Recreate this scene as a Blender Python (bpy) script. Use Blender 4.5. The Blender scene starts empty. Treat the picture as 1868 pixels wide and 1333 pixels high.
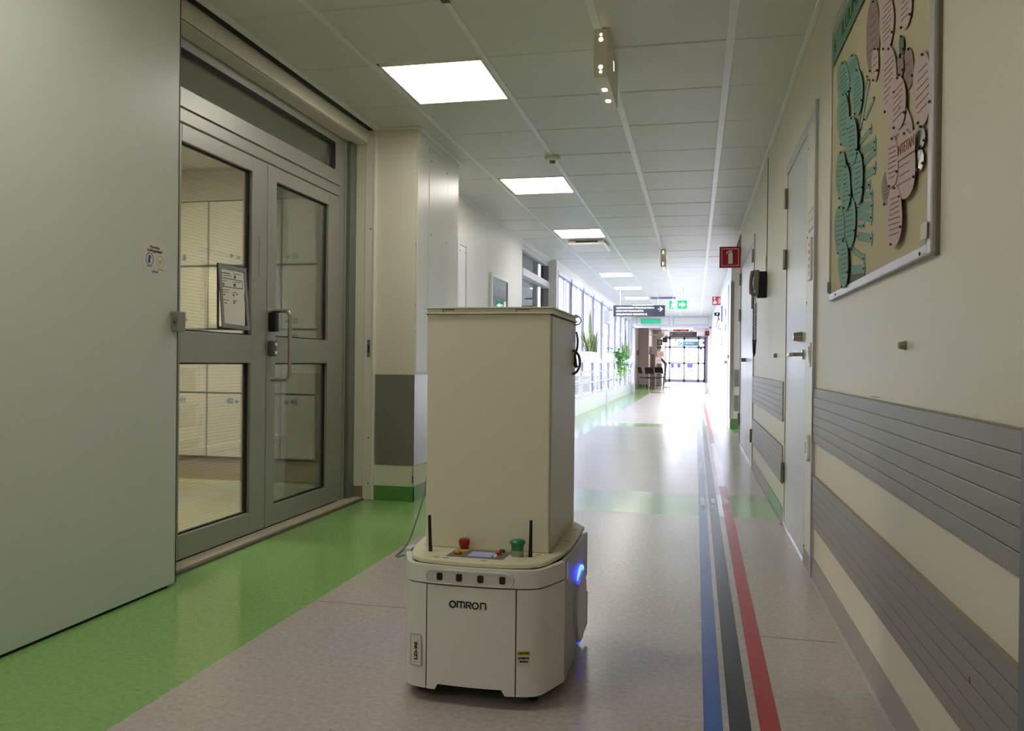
import bpy, math, random
from mathutils import Vector, Matrix
random.seed(7)
S = bpy.context.scene
COL = S.collection
PI = math.pi

# ------------------------------------------------------------------ camera
F, CX, CY = 1500.0, 934.0, 666.5
YAW, PITCH, ROLL = 0.2192717815, -0.0033808380, 0.0110368367
_f = Vector((-math.sin(YAW) * math.cos(PITCH), math.cos(YAW) * math.cos(PITCH), math.sin(PITCH)))
_r = Vector((math.cos(YAW), math.sin(YAW), 0))
_u = _r.cross(_f)
R2 = math.cos(ROLL) * _r + math.sin(ROLL) * _u
U2 = -math.sin(ROLL) * _r + math.cos(ROLL) * _u
CAM = Vector((0, 0, 1.0))
cd = bpy.data.cameras.new('camera')
cam = bpy.data.objects.new('camera', cd)
COL.objects.link(cam)
M = Matrix((R2, U2, -_f)).transposed().to_4x4()
M.translation = CAM
cam.matrix_world = M
cd.sensor_fit = 'HORIZONTAL'
cd.sensor_width = 36.0
cd.lens = F / 1868 * 36.0
cd.clip_start = 0.05
cd.clip_end = 300
S.camera = cam


def at(x, y, X=None, Y=None, Z=None):
    """point of the real plane X=, Y= or Z= measured at photograph position (x, y)"""
    d = R2 * ((x - CX) / F) - U2 * ((y - CY) / F) + _f
    if X is not None: t = X / d.x
    elif Y is not None: t = Y / d.y
    else: t = (Z - 1.0) / d.z
    return CAM + d * t


# ------------------------------------------------------------------ view, world, daylight
vs = S.view_settings
vs.view_transform = 'Standard'
vs.look = 'None'
vs.gamma = 1.0
vs.use_curve_mapping = False
vs.exposure = 0.0
LAMP_L = 11.2          # radiance of the fluorescent ceiling diffusers
SKY_L = 27.0           # overcast sky
w = bpy.data.worlds.new('overcast_sky')
S.world = w
w.use_nodes = True
bg = w.node_tree.nodes['Background']
bg.inputs[0].default_value = (0.84, 0.82, 1.0, 1)
bg.inputs[1].default_value = SKY_L


def portal(name, loc, rot, sx, sy):
    l = bpy.data.lights.new(name, 'AREA')
    l.shape = 'RECTANGLE'; l.size = sx; l.size_y = sy
    l.cycles.is_portal = True
    o = bpy.data.objects.new(name, l); COL.objects.link(o)
    o.location = loc; o.rotation_euler = rot
    return o


portal('window_daylight', (-2.34, 21.1, 1.42), (0, -PI / 2, 0), 2.2, 15.8)
portal('entrance_daylight', (-0.6, 48.2, 1.3), (-PI / 2, 0, 0), 2.6, 2.4)
cy = S.cycles
cy.max_bounces = 10
cy.diffuse_bounces = 6
cy.transparent_max_bounces = 16
cy.sample_clamp_indirect = 12.0
cy.caustics_reflective = False
cy.caustics_refractive = False


# ------------------------------------------------------------------ materials
def lin(c):
    return tuple((v / 255 / 12.92) if v / 255 <= 0.04045 else ((v / 255 + 0.055) / 1.055) ** 2.4 for v in c) + (1,)


MATS = {}


def mat(name, c, rough=0.5, metal=0.0, var=0.0, scale=3.0, bump=0.0, bscale=80.0, spec=0.5, emit=None, es=0.0, coat=0.0, aniso=None):
    if name in MATS: return MATS[name]
    m = bpy.data.materials.new(name); m.use_nodes = True
    nt = m.node_tree; b = nt.nodes['Principled BSDF']
    b.inputs['Base Color'].default_value = lin(c)
    b.inputs['Roughness'].default_value = rough
    b.inputs['Metallic'].default_value = metal
    b.inputs['Specular IOR Level'].default_value = spec
    b.inputs['Coat Weight'].default_value = coat
    tc = nt.nodes.new('ShaderNodeTexCoord')
    if var > 0:
        n = nt.nodes.new('ShaderNodeTexNoise'); n.inputs['Scale'].default_value = scale; n.inputs['Detail'].default_value = 4
        mp = nt.nodes.new('ShaderNodeMapping')
        if aniso: mp.inputs['Scale'].default_value = aniso
        nt.links.new(tc.outputs['Object'], mp.inputs['Vector']); nt.links.new(mp.outputs[0], n.inputs['Vector'])
        mx = nt.nodes.new('ShaderNodeMix'); mx.data_type = 'RGBA'
        k = lin(c)
        mx.inputs['A'].default_value = tuple(v * (1 - var) for v in k[:3]) + (1,)
        mx.inputs['B'].default_value = tuple(min(1, v * (1 + var)) for v in k[:3]) + (1,)
        nt.links.new(n.outputs['Fac'], mx.inputs['Factor'])
        nt.links.new(mx.outputs['Result'], b.inputs['Base Color'])
    if bump > 0:
        n2 = nt.nodes.new('ShaderNodeTexNoise'); n2.inputs['Scale'].default_value = bscale
        bp = nt.nodes.new('ShaderNodeBump'); bp.inputs['Strength'].default_value = bump; bp.inputs['Distance'].default_value = 0.002
        nt.links.new(tc.outputs['Object'], n2.inputs['Vector'])
        nt.links.new(n2.outputs['Fac'], bp.inputs['Height']); nt.links.new(bp.outputs[0], b.inputs['Normal'])
    if emit:
        b.inputs['Emission Color'].default_value = lin(emit); b.inputs['Emission Strength'].default_value = es
    MATS[name] = m
    return m


def vinyl(name, c, rough, mark=0.5):
    """sheet vinyl: chips of lighter and darker colour, sparse scuffs, slight ripple"""
    m = bpy.data.materials.new(name); m.use_nodes = True; nt = m.node_tree; b = nt.nodes['Principled BSDF']
    N, L = nt.nodes.new, nt.links.new
    tc = N('ShaderNodeTexCoord')
    n = N('ShaderNodeTexNoise'); n.inputs['Scale'].default_value = 55; n.inputs['Detail'].default_value = 3
    r = N('ShaderNodeValToRGB'); e = r.color_ramp.elements; k = lin(c)
    e[0].position = 0.25; e[0].color = tuple(v * 0.84 for v in k[:3]) + (1,)
    e[1].position = 0.75; e[1].color = tuple(min(1, v * 1.1) for v in k[:3]) + (1,)
    L(tc.outputs['Object'], n.inputs['Vector']); L(n.outputs['Fac'], r.inputs[0])
    # scuffs: thin dark flecks
    mp = N('ShaderNodeMapping'); mp.inputs['Scale'].default_value = (1.0, 0.45, 1); mp.inputs['Rotation'].default_value = (0, 0, 0.6)
    v = N('ShaderNodeTexVoronoi'); v.inputs['Scale'].default_value = 11
    r2 = N('ShaderNodeValToRGB'); e = r2.color_ramp.elements
    e[0].position = 0.03; e[0].color = (1, 1, 1, 1); e[1].position = 0.06; e[1].color = (0, 0, 0, 1)
    n3 = N('ShaderNodeTexNoise'); n3.inputs['Scale'].default_value = 1.7
    mt = N('ShaderNodeMath'); mt.operation = 'MULTIPLY'
    r3 = N('ShaderNodeValToRGB'); e = r3.color_ramp.elements; e[0].position = 0.5; e[1].position = 0.62
    L(tc.outputs['Object'], mp.inputs[0]); L(mp.outputs[0], v.inputs['Vector']); L(v.outputs['Distance'], r2.inputs[0])
    L(tc.outputs['Object'], n3.inputs['Vector']); L(n3.outputs['Fac'], r3.inputs[0])
    L(r2.outputs[0], mt.inputs[0]); L(r3.outputs[0], mt.inputs[1])
    mm = N('ShaderNodeMath'); mm.operation = 'MULTIPLY'; mm.inputs[1].default_value = mark; L(mt.outputs[0], mm.inputs[0])
    mx = N('ShaderNodeMix'); mx.data_type = 'RGBA'; mx.inputs['B'].default_value = tuple(v_ * 0.35 for v_ in k[:3]) + (1,)
    L(mm.outputs[0], mx.inputs['Factor']); L(r.outputs[0], mx.inputs['A']); L(mx.outputs['Result'], b.inputs['Base Color'])
    n4 = N('ShaderNodeTexNoise'); n4.inputs['Scale'].default_value = 2.2; n4.inputs['Detail'].default_value = 3
    mr = N('ShaderNodeMapRange'); mr.inputs['To Min'].default_value = rough * 0.85; mr.inputs['To Max'].default_value = rough * 1.2
    L(tc.outputs['Object'], n4.inputs['Vector']); L(n4.outputs['Fac'], mr.inputs['Value']); L(mr.outputs[0], b.inputs['Roughness'])
    n5 = N('ShaderNodeTexNoise'); n5.inputs['Scale'].default_value = 9
    bp = N('ShaderNodeBump'); bp.inputs['Strength'].default_value = 0.03; bp.inputs['Distance'].default_value = 0.004
    L(tc.outputs['Object'], n5.inputs['Vector']); L(n5.outputs['Fac'], bp.inputs['Height']); L(bp.outputs[0], b.inputs['Normal'])
    b.inputs['Specular IOR Level'].default_value = 0.6
    MATS[name] = m
    return m


def glass(name, tint=(245, 250, 248), refl=0.9, wire=0.0):
    """thin pane: clear with a Fresnel reflection; optional cast-in wire mesh"""
    m = bpy.data.materials.new(name); m.use_nodes = True; nt = m.node_tree
    for n in list(nt.nodes): nt.nodes.remove(n)
    N, L = nt.nodes.new, nt.links.new
    out = N('ShaderNodeOutputMaterial'); tr = N('ShaderNodeBsdfTransparent'); tr.inputs[0].default_value = lin(tint)
    gl = N('ShaderNodeBsdfGlossy'); gl.inputs['Roughness'].default_value = 0.02
    fr = N('ShaderNodeFresnel'); fr.inputs[0].default_value = 1.45
    mu = N('ShaderNodeMath'); mu.operation = 'MULTIPLY'; mu.inputs[1].default_value = refl; L(fr.outputs[0], mu.inputs[0])
    mx = N('ShaderNodeMixShader'); L(mu.outputs[0], mx.inputs[0]); L(tr.outputs[0], mx.inputs[1]); L(gl.outputs[0], mx.inputs[2])
    last = mx
    if wire > 0:
        tc = N('ShaderNodeTexCoord'); sp = N('ShaderNodeSeparateXYZ'); L(tc.outputs['Object'], sp.inputs[0])
        outs = []
        for ax in ('Y', 'Z'):
            a = N('ShaderNodeMath'); a.operation = 'PINGPONG'; a.inputs[1].default_value = 0.0085; L(sp.outputs[ax], a.inputs[0])
            c = N('ShaderNodeMath'); c.operation = 'LESS_THAN'; c.inputs[1].default_value = 0.0009; L(a.outputs[0], c.inputs[0]); outs.append(c)
        o = N('ShaderNodeMath'); o.operation = 'MAXIMUM'; L(outs[0].outputs[0], o.inputs[0]); L(outs[1].outputs[0], o.inputs[1])
        s = N('ShaderNodeMath'); s.operation = 'MULTIPLY'; s.inputs[1].default_value = wire; L(o.outputs[0], s.inputs[0])
        d = N('ShaderNodeBsdfDiffuse'); d.inputs[0].default_value = lin((110, 112, 104))
        m2 = N('ShaderNodeMixShader'); L(s.outputs[0], m2.inputs[0]); L(mx.outputs[0], m2.inputs[1]); L(d.outputs[0], m2.inputs[2]); last = m2
    L(last.outputs[0], out.inputs[0])
    MATS[name] = m
    return m


WALL = mat('cream_wall_paint', (222, 217, 198), 0.42, var=0.03, scale=1.5, bump=0.15, bscale=160)
WALLW = mat('white_wall_paint', (228, 227, 224), 0.45, var=0.02, bump=0.1, bscale=160)
PANELM = mat('sliding_panel_laminate', (205, 208, 200), 0.36, var=0.03, scale=1.2, bump=0.12, bscale=260)
CEILM = mat('ceiling_tile_metal', (214, 216, 211), 0.42, var=0.02, scale=2)
RUNM = mat('ceiling_runner_enamel', (228, 229, 226), 0.28)
DARK = mat('dark_gap', (28, 26, 24), 0.8)
BLACK = mat('black_plastic', (18, 18, 19), 0.4)
RUBBER = mat('black_rubber', (14, 14, 14), 0.7)
ALU = mat('anodised_aluminium', (168, 167, 160), 0.42, 0.55, var=0.04, scale=2, aniso=(1, 1, 0.1))
STEEL = mat('brushed_steel', (168, 166, 162), 0.30, 0.85, var=0.06, scale=40, aniso=(1, 0.02, 1))
CHROME = mat('satin_steel', (190, 186, 172), 0.25, 1.0)
HINGE = mat('hinge_steel', (150, 146, 132), 0.35, 0.9)
DOORM = mat('grey_door_laminate', (205, 208, 212), 0.3, var=0.02, scale=2)
STRIP = mat('cream_metal_strip', (226, 222, 208), 0.35)
RAILM = mat('grey_bumper_rail', (146, 142, 136), 0.42, 0.2, var=0.05, scale=1.2)
SKIRT = mat('grey_vinyl_skirting', (158, 153, 150), 0.4, var=0.04, scale=4)
JOINT = mat('pale_sealant', (196, 190, 186), 0.5)
GREENS = mat('green_vinyl_skirting', (90, 142, 74), 0.35, var=0.04, scale=3)
BROWNS = mat('brown_skirting', (134, 118, 88), 0.45, var=0.05)
FLOORM = vinyl('grey_vinyl', (190, 181, 177), 0.23, 0.55)
GREENM = vinyl('green_vinyl', (138, 182, 106), 0.16, 0.1)
LROOMF = vinyl('locker_room_vinyl', (196, 192, 168), 0.25, 0.2)
GLASSM = glass('clear_glass')
WIREG = glass('wired_glass', (252, 252, 248), 0.7, 0.12)
WHITEP = mat('white_plastic', (232, 230, 222), 0.35)
WHITEM = mat('white_enamel', (236, 236, 238), 0.35)
PAPER = mat('white_paper', (226, 223, 214), 0.7)
INK = mat('dark_ink', (40, 38, 42), 0.7)
LAMPM = mat('lit_diffuser', (250, 246, 232), 0.5, emit=(255, 250, 238), es=LAMP_L)
LROOMLAMP = mat('lit_locker_diffuser', (250, 246, 232), 0.5, emit=(255, 249, 228), es=42.0)
RED = mat('sign_red', (178, 24, 34), 0.4)
SIGNW = mat('sign_white', (240, 240, 240), 0.45)
LIGHTGREY = mat('light_grey_plastic', (176, 176, 172), 0.4)


# ------------------------------------------------------------------ mesh builder
class MB:
    def __init__(s): s.v = []; s.f = []

    def _add(s, vs_, fs):
        n = len(s.v); s.v += [tuple(p) for p in vs_]; s.f += [tuple(i + n for i in f) for f in fs]; return s

    def box(s, x0, x1, y0, y1, z0, z1):
        x0, x1 = sorted((x0, x1)); y0, y1 = sorted((y0, y1)); z0, z1 = sorted((z0, z1))
        return s._add([(x0, y0, z0), (x1, y0, z0), (x1, y1, z0), (x0, y1, z0), (x0, y0, z1), (x1, y0, z1), (x1, y1, z1), (x0, y1, z1)],
                      [(0, 3, 2, 1), (4, 5, 6, 7), (0, 1, 5, 4), (1, 2, 6, 5), (2, 3, 7, 6), (3, 0, 4, 7)])

    def prism(s, pts, o, e1, e2, e3, t):
        """polygon pts (a,b) in plane o+a*e1+b*e2, extruded t along e3"""
        o, e1, e2, e3 = Vector(o), Vector(e1), Vector(e2), Vector(e3)
        A = [o + e1 * a + e2 * b for a, b in pts]; B = [p + e3 * t for p in A]; n = len(pts)
        area = sum(pts[i][0] * pts[(i + 1) % n][1] - pts[(i + 1) % n][0] * pts[i][1] for i in range(n))
        flip = (area > 0) != (e1.cross(e2).dot(e3 * t) < 0)
        fs = [tuple(range(n)), tuple(range(2 * n - 1, n - 1, -1))] + [(i + n, (i + 1) % n + n, (i + 1) % n, i) for i in range(n)]
        if flip: fs = [tuple(reversed(f)) for f in fs]
        return s._add(A + B, fs)

    def poly_xy(s, pts, z0, z1): return s.prism(pts, (0, 0, z0), (1, 0, 0), (0, 1, 0), (0, 0, 1), z1 - z0)
    def poly_yz(s, pts, x0, x1): return s.prism(pts, (x0, 0, 0), (0, 1, 0), (0, 0, 1), (1, 0, 0), x1 - x0)
    def poly_xz(s, pts, y0, y1): return s.prism(pts, (0, y0, 0), (1, 0, 0), (0, 0, 1), (0, 1, 0), y1 - y0)

    def tube(s, pts, r, n=10, cap=True):
        pts = [Vector(p) for p in pts]; rs = r if isinstance(r, (list, tuple)) else [r] * len(pts)
        rings = []; prev = None
        for i, p in enumerate(pts):
            t = (pts[min(i + 1, len(pts) - 1)] - pts[max(i - 1, 0)]).normalized()
            if prev is None:
                a = Vector((0, 0, 1)) if abs(t.z) < 0.9 else Vector((1, 0, 0)); u = t.cross(a).normalized()
            else:
                u = (prev - t * prev.dot(t)).normalized()
            prev = u; v = t.cross(u)
            rings.append([p + (u * math.cos(2 * PI * k / n) + v * math.sin(2 * PI * k / n)) * rs[i] for k in range(n)])
        V = [q for rg in rings for q in rg]; fs = []
        for i in range(len(rings) - 1):
            for k in range(n):
                a, b = i * n + k, i * n + (k + 1) % n
                fs.append((a, b, b + n, a + n))
        if cap: fs += [tuple(range(n - 1, -1, -1)), tuple(range((len(rings) - 1) * n, len(rings) * n))]
        return s._add(V, fs)

    def cyl(s, p, axis, r, h, n=20, r2=None):
        p = Vector(p); return s.tube([p, p + Vector(axis).normalized() * h], [r, r if r2 is None else r2], n)

    def lathe(s, o, prof, n=24):
        o = Vector(o); V = []; fs = []
        for r, z in prof:
            V += [o + Vector((r * math.cos(2 * PI * k / n), r * math.sin(2 * PI * k / n), z)) for k in range(n)]
        for i in range(len(prof) - 1):
            for k in range(n):
                a, b = i * n + k, i * n + (k + 1) % n; fs.append((a, b, b + n, a + n))
        fs += [tuple(range(n - 1, -1, -1)), tuple(range((len(prof) - 1) * n, len(prof) * n))]
        return s._add(V, fs)

    def ribbon(s, pts, wd, o, e1, e2, e3, t):
        """flat stroke of width wd along 2-D pts"""
        P = [Vector((a, b)) for a, b in pts]; closed = (P[0] - P[-1]).length < 1e-9
        if closed: P = P[:-1]
        n = len(P); Lf = []; Rt = []
        for i in range(n):
            if closed: d1, d2 = (P[i] - P[i - 1]), (P[(i + 1) % n] - P[i])
            else: d1, d2 = (P[i] - P[max(i - 1, 0)]), (P[min(i + 1, n - 1)] - P[i])
            if d1.length < 1e-9: d1 = d2
            if d2.length < 1e-9: d2 = d1
            d1 = d1.normalized(); d2 = d2.normalized(); tn = (d1 + d2)
            tn = tn.normalized() if tn.length > 1e-6 else d1
            nn = Vector((-tn.y, tn.x)); k = wd / 2 / max(0.4, nn.dot(Vector((-d1.y, d1.x))))
            Lf.append(P[i] + nn * k); Rt.append(P[i] - nn * k)
        m_ = n if closed else n - 1
        for i in range(m_):
            j = (i + 1) % n
            s.prism([tuple(Rt[i]), tuple(Rt[j]), tuple(Lf[j]), tuple(Lf[i])], o, e1, e2, e3, t)
        return s


def wloc(o):
    v = Vector((0, 0, 0))
    while o is not None: v = v + o.location; o = o.parent
    return v


def tag(o, label=None, cat=None, group=None, kind=None):
    if label: o['label'] = label
    if cat: o['category'] = cat
    if group: o['group'] = group
    if kind: o['kind'] = kind
    return o


def obj(name, mb, m, parent=None, bevel=0, smooth=False, seg=2, origin=None):
    me = bpy.data.meshes.new(name); off = wloc(parent) if parent else Vector((0, 0, 0))
    org = Vector(origin) if origin else off
    me.from_pydata([tuple(Vector(p) - org) for p in mb.v], [], mb.f); me.update()
    me.materials.append(m)
    if smooth:
        for p in me.polygons: p.use_smooth = True
        try: me.set_sharp_from_angle(angle=math.radians(38))
        except Exception: pass
    o = bpy.data.objects.new(name, me); COL.objects.link(o)
    if parent: o.parent = parent
    if origin: o.location = org - off
    if bevel:
        b = o.modifiers.new('bevel', 'BEVEL'); b.width = bevel; b.segments = seg; b.limit_method = 'ANGLE'; b.angle_limit = math.radians(40)
    return o


def root(name, loc, label=None, cat=None, group=None, kind=None):
    o = bpy.data.objects.new(name, None); COL.objects.link(o); o.location = loc; o.empty_display_size = 0.05
    return tag(o, label, cat, group, kind)


def struct(name, mb, m, parent=None, **k):
    o = obj(name, mb, m, parent, **k)
    if parent is None: o['kind'] = 'structure'
    return o


def clone(o, delta=(0, 0, 0), parent=None, label=None):
    c = o.copy(); COL.objects.link(c); c.parent = parent
    if parent is None: c.location = o.location + Vector(delta)
    if label: c['label'] = label
    for ch in o.children: clone(ch, parent=c)
    return c


def text(s, m, parent, o, right, up, width=None, height=None, size=0.05, name='writing', th=0.0006, maxw=None, bold=0.0):
    """lettering: centre at o; fitted to the given width (and height)"""
    cu = bpy.data.curves.new(name, 'FONT'); cu.body = s; cu.size = size; cu.align_x = 'CENTER'; cu.align_y = 'CENTER'
    cu.extrude = th; cu.resolution_u = 3; cu.offset = bold
    t = bpy.data.objects.new(name, cu); COL.objects.link(t); cu.materials.append(m)
    bpy.context.view_layer.update()
    d = t.dimensions; sx = sy = 1.0
    if width: sx = sy = width / max(d.x, 1e-6)
    if height: sy = height / max(d.y, 1e-6); sx = sx if width else sy
    R_, U_ = Vector(right).normalized(), Vector(up).normalized(); N_ = R_.cross(U_)
    Mx = Matrix((R_ * sx, U_ * sy, N_)).transposed().to_4x4(); Mx.translation = Vector(o) - (wloc(parent) if parent else Vector((0, 0, 0)))
    if parent: t.parent = parent
    t.matrix_basis = Mx
    me = bpy.data.meshes.new_from_object(t.evaluated_get(bpy.context.evaluated_depsgraph_get()))
    me.name = name
    o2 = bpy.data.objects.new(name, me); COL.objects.link(o2)
    if not me.materials: me.materials.append(m)
    if parent: o2.parent = parent
    o2.matrix_basis = Mx
    bpy.data.objects.remove(t)
    return o2


def circ(cx_, cy_, rx, ry=None, n=24, a0=0, a1=2 * PI, closed=False):
    ry = rx if ry is None else ry
    k = n if abs(a1 - a0) > 6.28 else n - 1
    P = [(cx_ + rx * math.cos(a0 + (a1 - a0) * i / k), cy_ + ry * math.sin(a0 + (a1 - a0) * i / k)) for i in range(n)]
    return P + [P[0]] if closed else P


def rrect(x0, x1, y0, y1, r, n=5):
    P = []
    for cx_, cy_, a in ((x1 - r, y1 - r, 0), (x0 + r, y1 - r, PI / 2), (x0 + r, y0 + r, PI), (x1 - r, y0 + r, 1.5 * PI)):
        P += [(cx_ + r * math.cos(a + PI / 2 * i / n), cy_ + r * math.sin(a + PI / 2 * i / n)) for i in range(n + 1)]
    return P


XR, XL, XD, CZ = 0.552, -2.32, -2.45, 2.668

# ================================================================== FLOOR
fb = MB().box(-1.534, XR + 0.01, -2.6, 5.585, -0.06, 0)
fb.box(-1.534, XR + 0.01, 6.52, 13.3, -0.06, 0).box(-1.534, XR + 0.01, 14.05, 29.0, -0.06, 0).box(-1.534, XR + 0.2, 30.2, 50, -0.06, 0)
fb.box(XR + 0.01, 1.4, 10.9, 12.6, -0.06, 0)
floor = struct('floor', fb, FLOORM)
for r in ((-2.34, -1.534, -2.6, 50), (-1.534, XR + 0.01, 5.585, 6.52), (-1.534, XR + 0.01, 13.3, 14.05), (XR + 0.01, 1.4, 12.6, 13.3), (-1.534, XR + 0.2, 29.0, 30.2), (-2.9, -2.34, 30, 50)):
    obj('green_band', MB().box(r[0], r[1], r[2], r[3], -0.06, 0), GREENM, floor)
j = MB()
for y, x0, x1 in ((3.16, -1.53, -0.95), (3.16, 0.2, XR - .04), (13.28, -1.5, 0.5)):
    j.box(x0, x1, y, y + 0.004, 0, 0.0006)
obj('floor_seam', j, mat('seam_dirt', (110, 104, 100), 0.6), floor)
# floor of the locker room
struct('floor_locker_room', MB().box(-5.2, -2.34, 2.2, 6.1, -0.06, -0.001), LROOMF)

# ================================================================== CEILING
ceil = struct('ceiling', MB().box(-2.6, 1.5, -2.7, 29.1, 2.70, 2.78).box(-5.3, -2.6, 2.1, 6.2, 2.56, 2.78), mat('ceiling_void', (96, 96, 92), 0.8))
cols = [-2.451, -1.799, -1.146, -0.494, 0.158, XR]
rows = [3.642 + 0.7225 * k for k in range(-9, 14)]
tile_cache = {}
lamp_rows = {(1, -7), (1, -3), (1, 1), (1, 5), (1, 9)}


def tile(x0, x1, y0, y1):
    x0 = max(x0, -2.30)
    key = (round(x1 - x0, 3), round(y1 - y0, 3))
    if key not in tile_cache:
        a, b = (x1 - x0) / 2 - 0.006, (y1 - y0) / 2 - 0.0025
        m = MB(); V = []
        for z, i in ((0.0, 0.007), (0.005, 0.0), (0.022, 0.0)):
            V += [(-a + i, -b + i, z), (a - i, -b + i, z), (a - i, b - i, z), (-a + i, b - i, z)]
        fs = [(0, 3, 2, 1)]
        for l in (0, 4):
            for k in range(4): fs.append((l + k, l + (k + 1) % 4, l + 4 + (k + 1) % 4, l + 4 + k))
        m._add(V, fs); me = bpy.data.meshes.new('ceiling_tile'); me.from_pydata(m.v, [], m.f); me.update(); me.materials.append(CEILM)
        tile_cache[key] = me
    o = bpy.data.objects.new('ceiling_tile', tile_cache[key]); COL.objects.link(o); o.parent = ceil
    q = random.random()
    tx = random.uniform(-0.0022, 0.0022); ty = random.uniform(-0.0022, 0.0022)
    if q > 0.85: tx *= 3.5; ty *= 2
    o.location = ((x0 + x1) / 2, (y0 + y1) / 2, CZ + 0.001 + max(0, random.uniform(-0.001, 0.002)))
    o.rotation_euler = (tx, ty, 0)


for i in range(5):
    for k in range(len(rows) - 1):
        kk = k - 9
        if (i, kk) in lamp_rows: continue
        tile(cols[i], cols[i + 1], rows[k], rows[k + 1])
rows2 = [13.05 + 0.6925 * k for k in range(0, 24)]
lamps2 = (3, 7, 11, 15)
for i in range(5):
    for k in range(len(rows2) - 1):
        if i == 1 and k in lamps2: continue
        tile(cols[i], cols[i + 1], rows2[k], rows2[k + 1])
for x in cols[1:5]:
    wd = 0.021 if x > -0.6 else 0.016
    obj('ceiling_runner', MB().box(x - wd, x + wd, -2.6, 29, CZ - 0.003, CZ + 0.012), RUNM, ceil, bevel=0.002)
# edge trims of the ceiling
tb = MB().box(XR - 0.028, XR, -2.6, 10.8, CZ - 0.012, CZ + 0.02)
struct('trim_1', tb, RUNM, bevel=0.003)
struct('trim_2', MB().box(-2.272, -2.235, -2.6, 5.60, CZ - 0.012, CZ + 0.03).box(-2.272, -1.93, 5.545, 5.575, CZ - 0.01, CZ + 0.03).box(-1.955, -1.925, 5.56, 6.7, CZ - 0.012, CZ + 0.03), RUNM, bevel=0.003)
struct('trim_3', MB().box(XL, XL + 0.03, 6.62, 13.1, CZ - 0.010, CZ + 0.02), RUNM, bevel=0.003)
struct('trim_4', MB().box(-2.31, -2.274, -2.6, 5.60, 2.655, 2.70), DARK)
# small black hole at a tile corner
struct('trim_5', MB().box(-1.164, -1.125, 3.62, 3.655, CZ - 0.006, CZ - 0.003), BLACK)

# ================================================================== CEILING LIGHTS
PEARL = mat('lamp_frame', (226, 224, 212), 0.35)


def lamp(x0, x1, y0, y1, label, z=CZ):
    t = root('ceiling_light', ((x0 + x1) / 2, (y0 + y1) / 2, z), label, 'ceiling light', 'square recessed ceiling lights')
    f = MB()
    e = 0.012
    f.box(x0, x1, y0, y0 + e, z - 0.003, z + 0.02).box(x0, x1, y1 - e, y1, z - 0.003, z + 0.02).box(x0, x0 + e, y0 + e, y1 - e, z - 0.003, z + 0.02).box(x1 - e, x1, y0 + e, y1 - e, z - 0.003, z + 0.02)
    obj('frame', f, PEARL, t)
    obj('diffuser', MB().box(x0 + e, x1 - e, y0 + e, y1 - e, z + 0.001, z + 0.008), LAMPM, t)
    return t


r_ = lambda k: 3.642 + 0.7225 * k
lamp(-1.785, -1.16, r_(-7) + .01, r_(-6) - .01, 'square ceiling light farthest behind the viewer')
lamp(-1.785, -1.16, r_(-3) + .01, r_(-2) - .01, 'square ceiling light above and beside the white robot')
lamp(-1.765, -1.165, r_(1) + .015, r_(2) - .015, 'square lit ceiling light nearest the viewer, above the glass double door')
lamp(-1.765, -1.165, r_(5) + .015, r_(6) - .015, 'second nearest lit ceiling light, just past the smoke detector')
lamp(-1.765, -1.165, r_(9) + .015, r_(10) - .015, 'third lit ceiling light, right in front of the air vent')
for k, lb in zip(lamps2, ('fourth lit ceiling light, alone beyond the air vent', 'fifth lit ceiling light, second nearest past the vent', 'sixth lit ceiling light, touching the grey ceiling bar', 'last lit ceiling light, behind the dark direction sign')):
    lamp(-1.765, -1.165, rows2[k] + .01, rows2[k + 1] - .01, lb)
struct('ceiling_locker_room', MB().box(-5.25, -2.47, 2.15, 6.15, 2.54, 2.56), WALLW)
# locker room lamp
t = root('locker_room_light', (-3.9, 4.2, 2.53), 'flat lit ceiling lamp inside the locker room', 'ceiling light')
obj('housing', MB().box(-4.5, -3.1, 3.9, 4.5, 2.515, 2.539), PEARL, t)
obj('diffuser', MB().box(-4.45, -3.15, 3.95, 4.45, 2.505, 2.515), LROOMLAMP, t)

# ================================================================== WALLS
def wall_x(x0, x1, y0, y1, holes, z1=2.70):
    """wall slab between x0..x1 with rectangular holes (ya, yb, za, zb)"""
    m = MB(); y = y0
    for ya, yb, za, zb in sorted(holes):
        m.box(x0, x1, y, ya, 0, z1)
        if za > 0: m.box(x0, x1, ya, yb, 0, za)
        if zb < z1: m.box(x0, x1, ya, yb, zb, z1)
        y = yb
    m.box(x0, x1, y, y1, 0, z1); return m


wr = struct('wall_right', wall_x(XR, XR + 0.14, -2.6, 10.82, [(4.08, 5.44, 0, 2.25), (8.30, 10.72, 0, 2.27)]), WALL)
wrf = struct('wall_right_far', MB().box(0.535, 0.65, 13.3, 29.0, 0, 2.70).box(0.65, 1.4, 13.3, 13.45, 0, 2.70), WALLW)
struct('wall_right_niche', MB().box(1.28, 1.4, 10.7, 13.3, 0, 2.70).box(0.692, 1.28, 10.7, 10.82, 0, 2.7), WALL)
struct('wall_back', MB().box(-2.6, 1.5, -2.72, -2.6, -0.06, 2.78), WALL)
struct('wall_left', wall_x(XL - 0.1, XL, -2.6, 5.56, [(3.24, 5.56, 0, 2.56)]), WALL)
struct('wall_left_jamb', MB().box(-2.46, -2.312, 5.552, 5.70, 0, 2.70), WALL)
col_ = struct('wall_left_column', MB().box(-2.33, -1.955, 5.575, 6.62, 0, 2.70), WALL)
struct('wall_left_middle', wall_x(XL - 0.13, XL, 6.62, 13.1, [(10.98, 13.06, 0, 2.63)]), WALLW)
struct('wall_left_corner', MB().box(-2.46, -2.20, 13.1, 13.28, 0, 2.70), WALLW)
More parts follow.
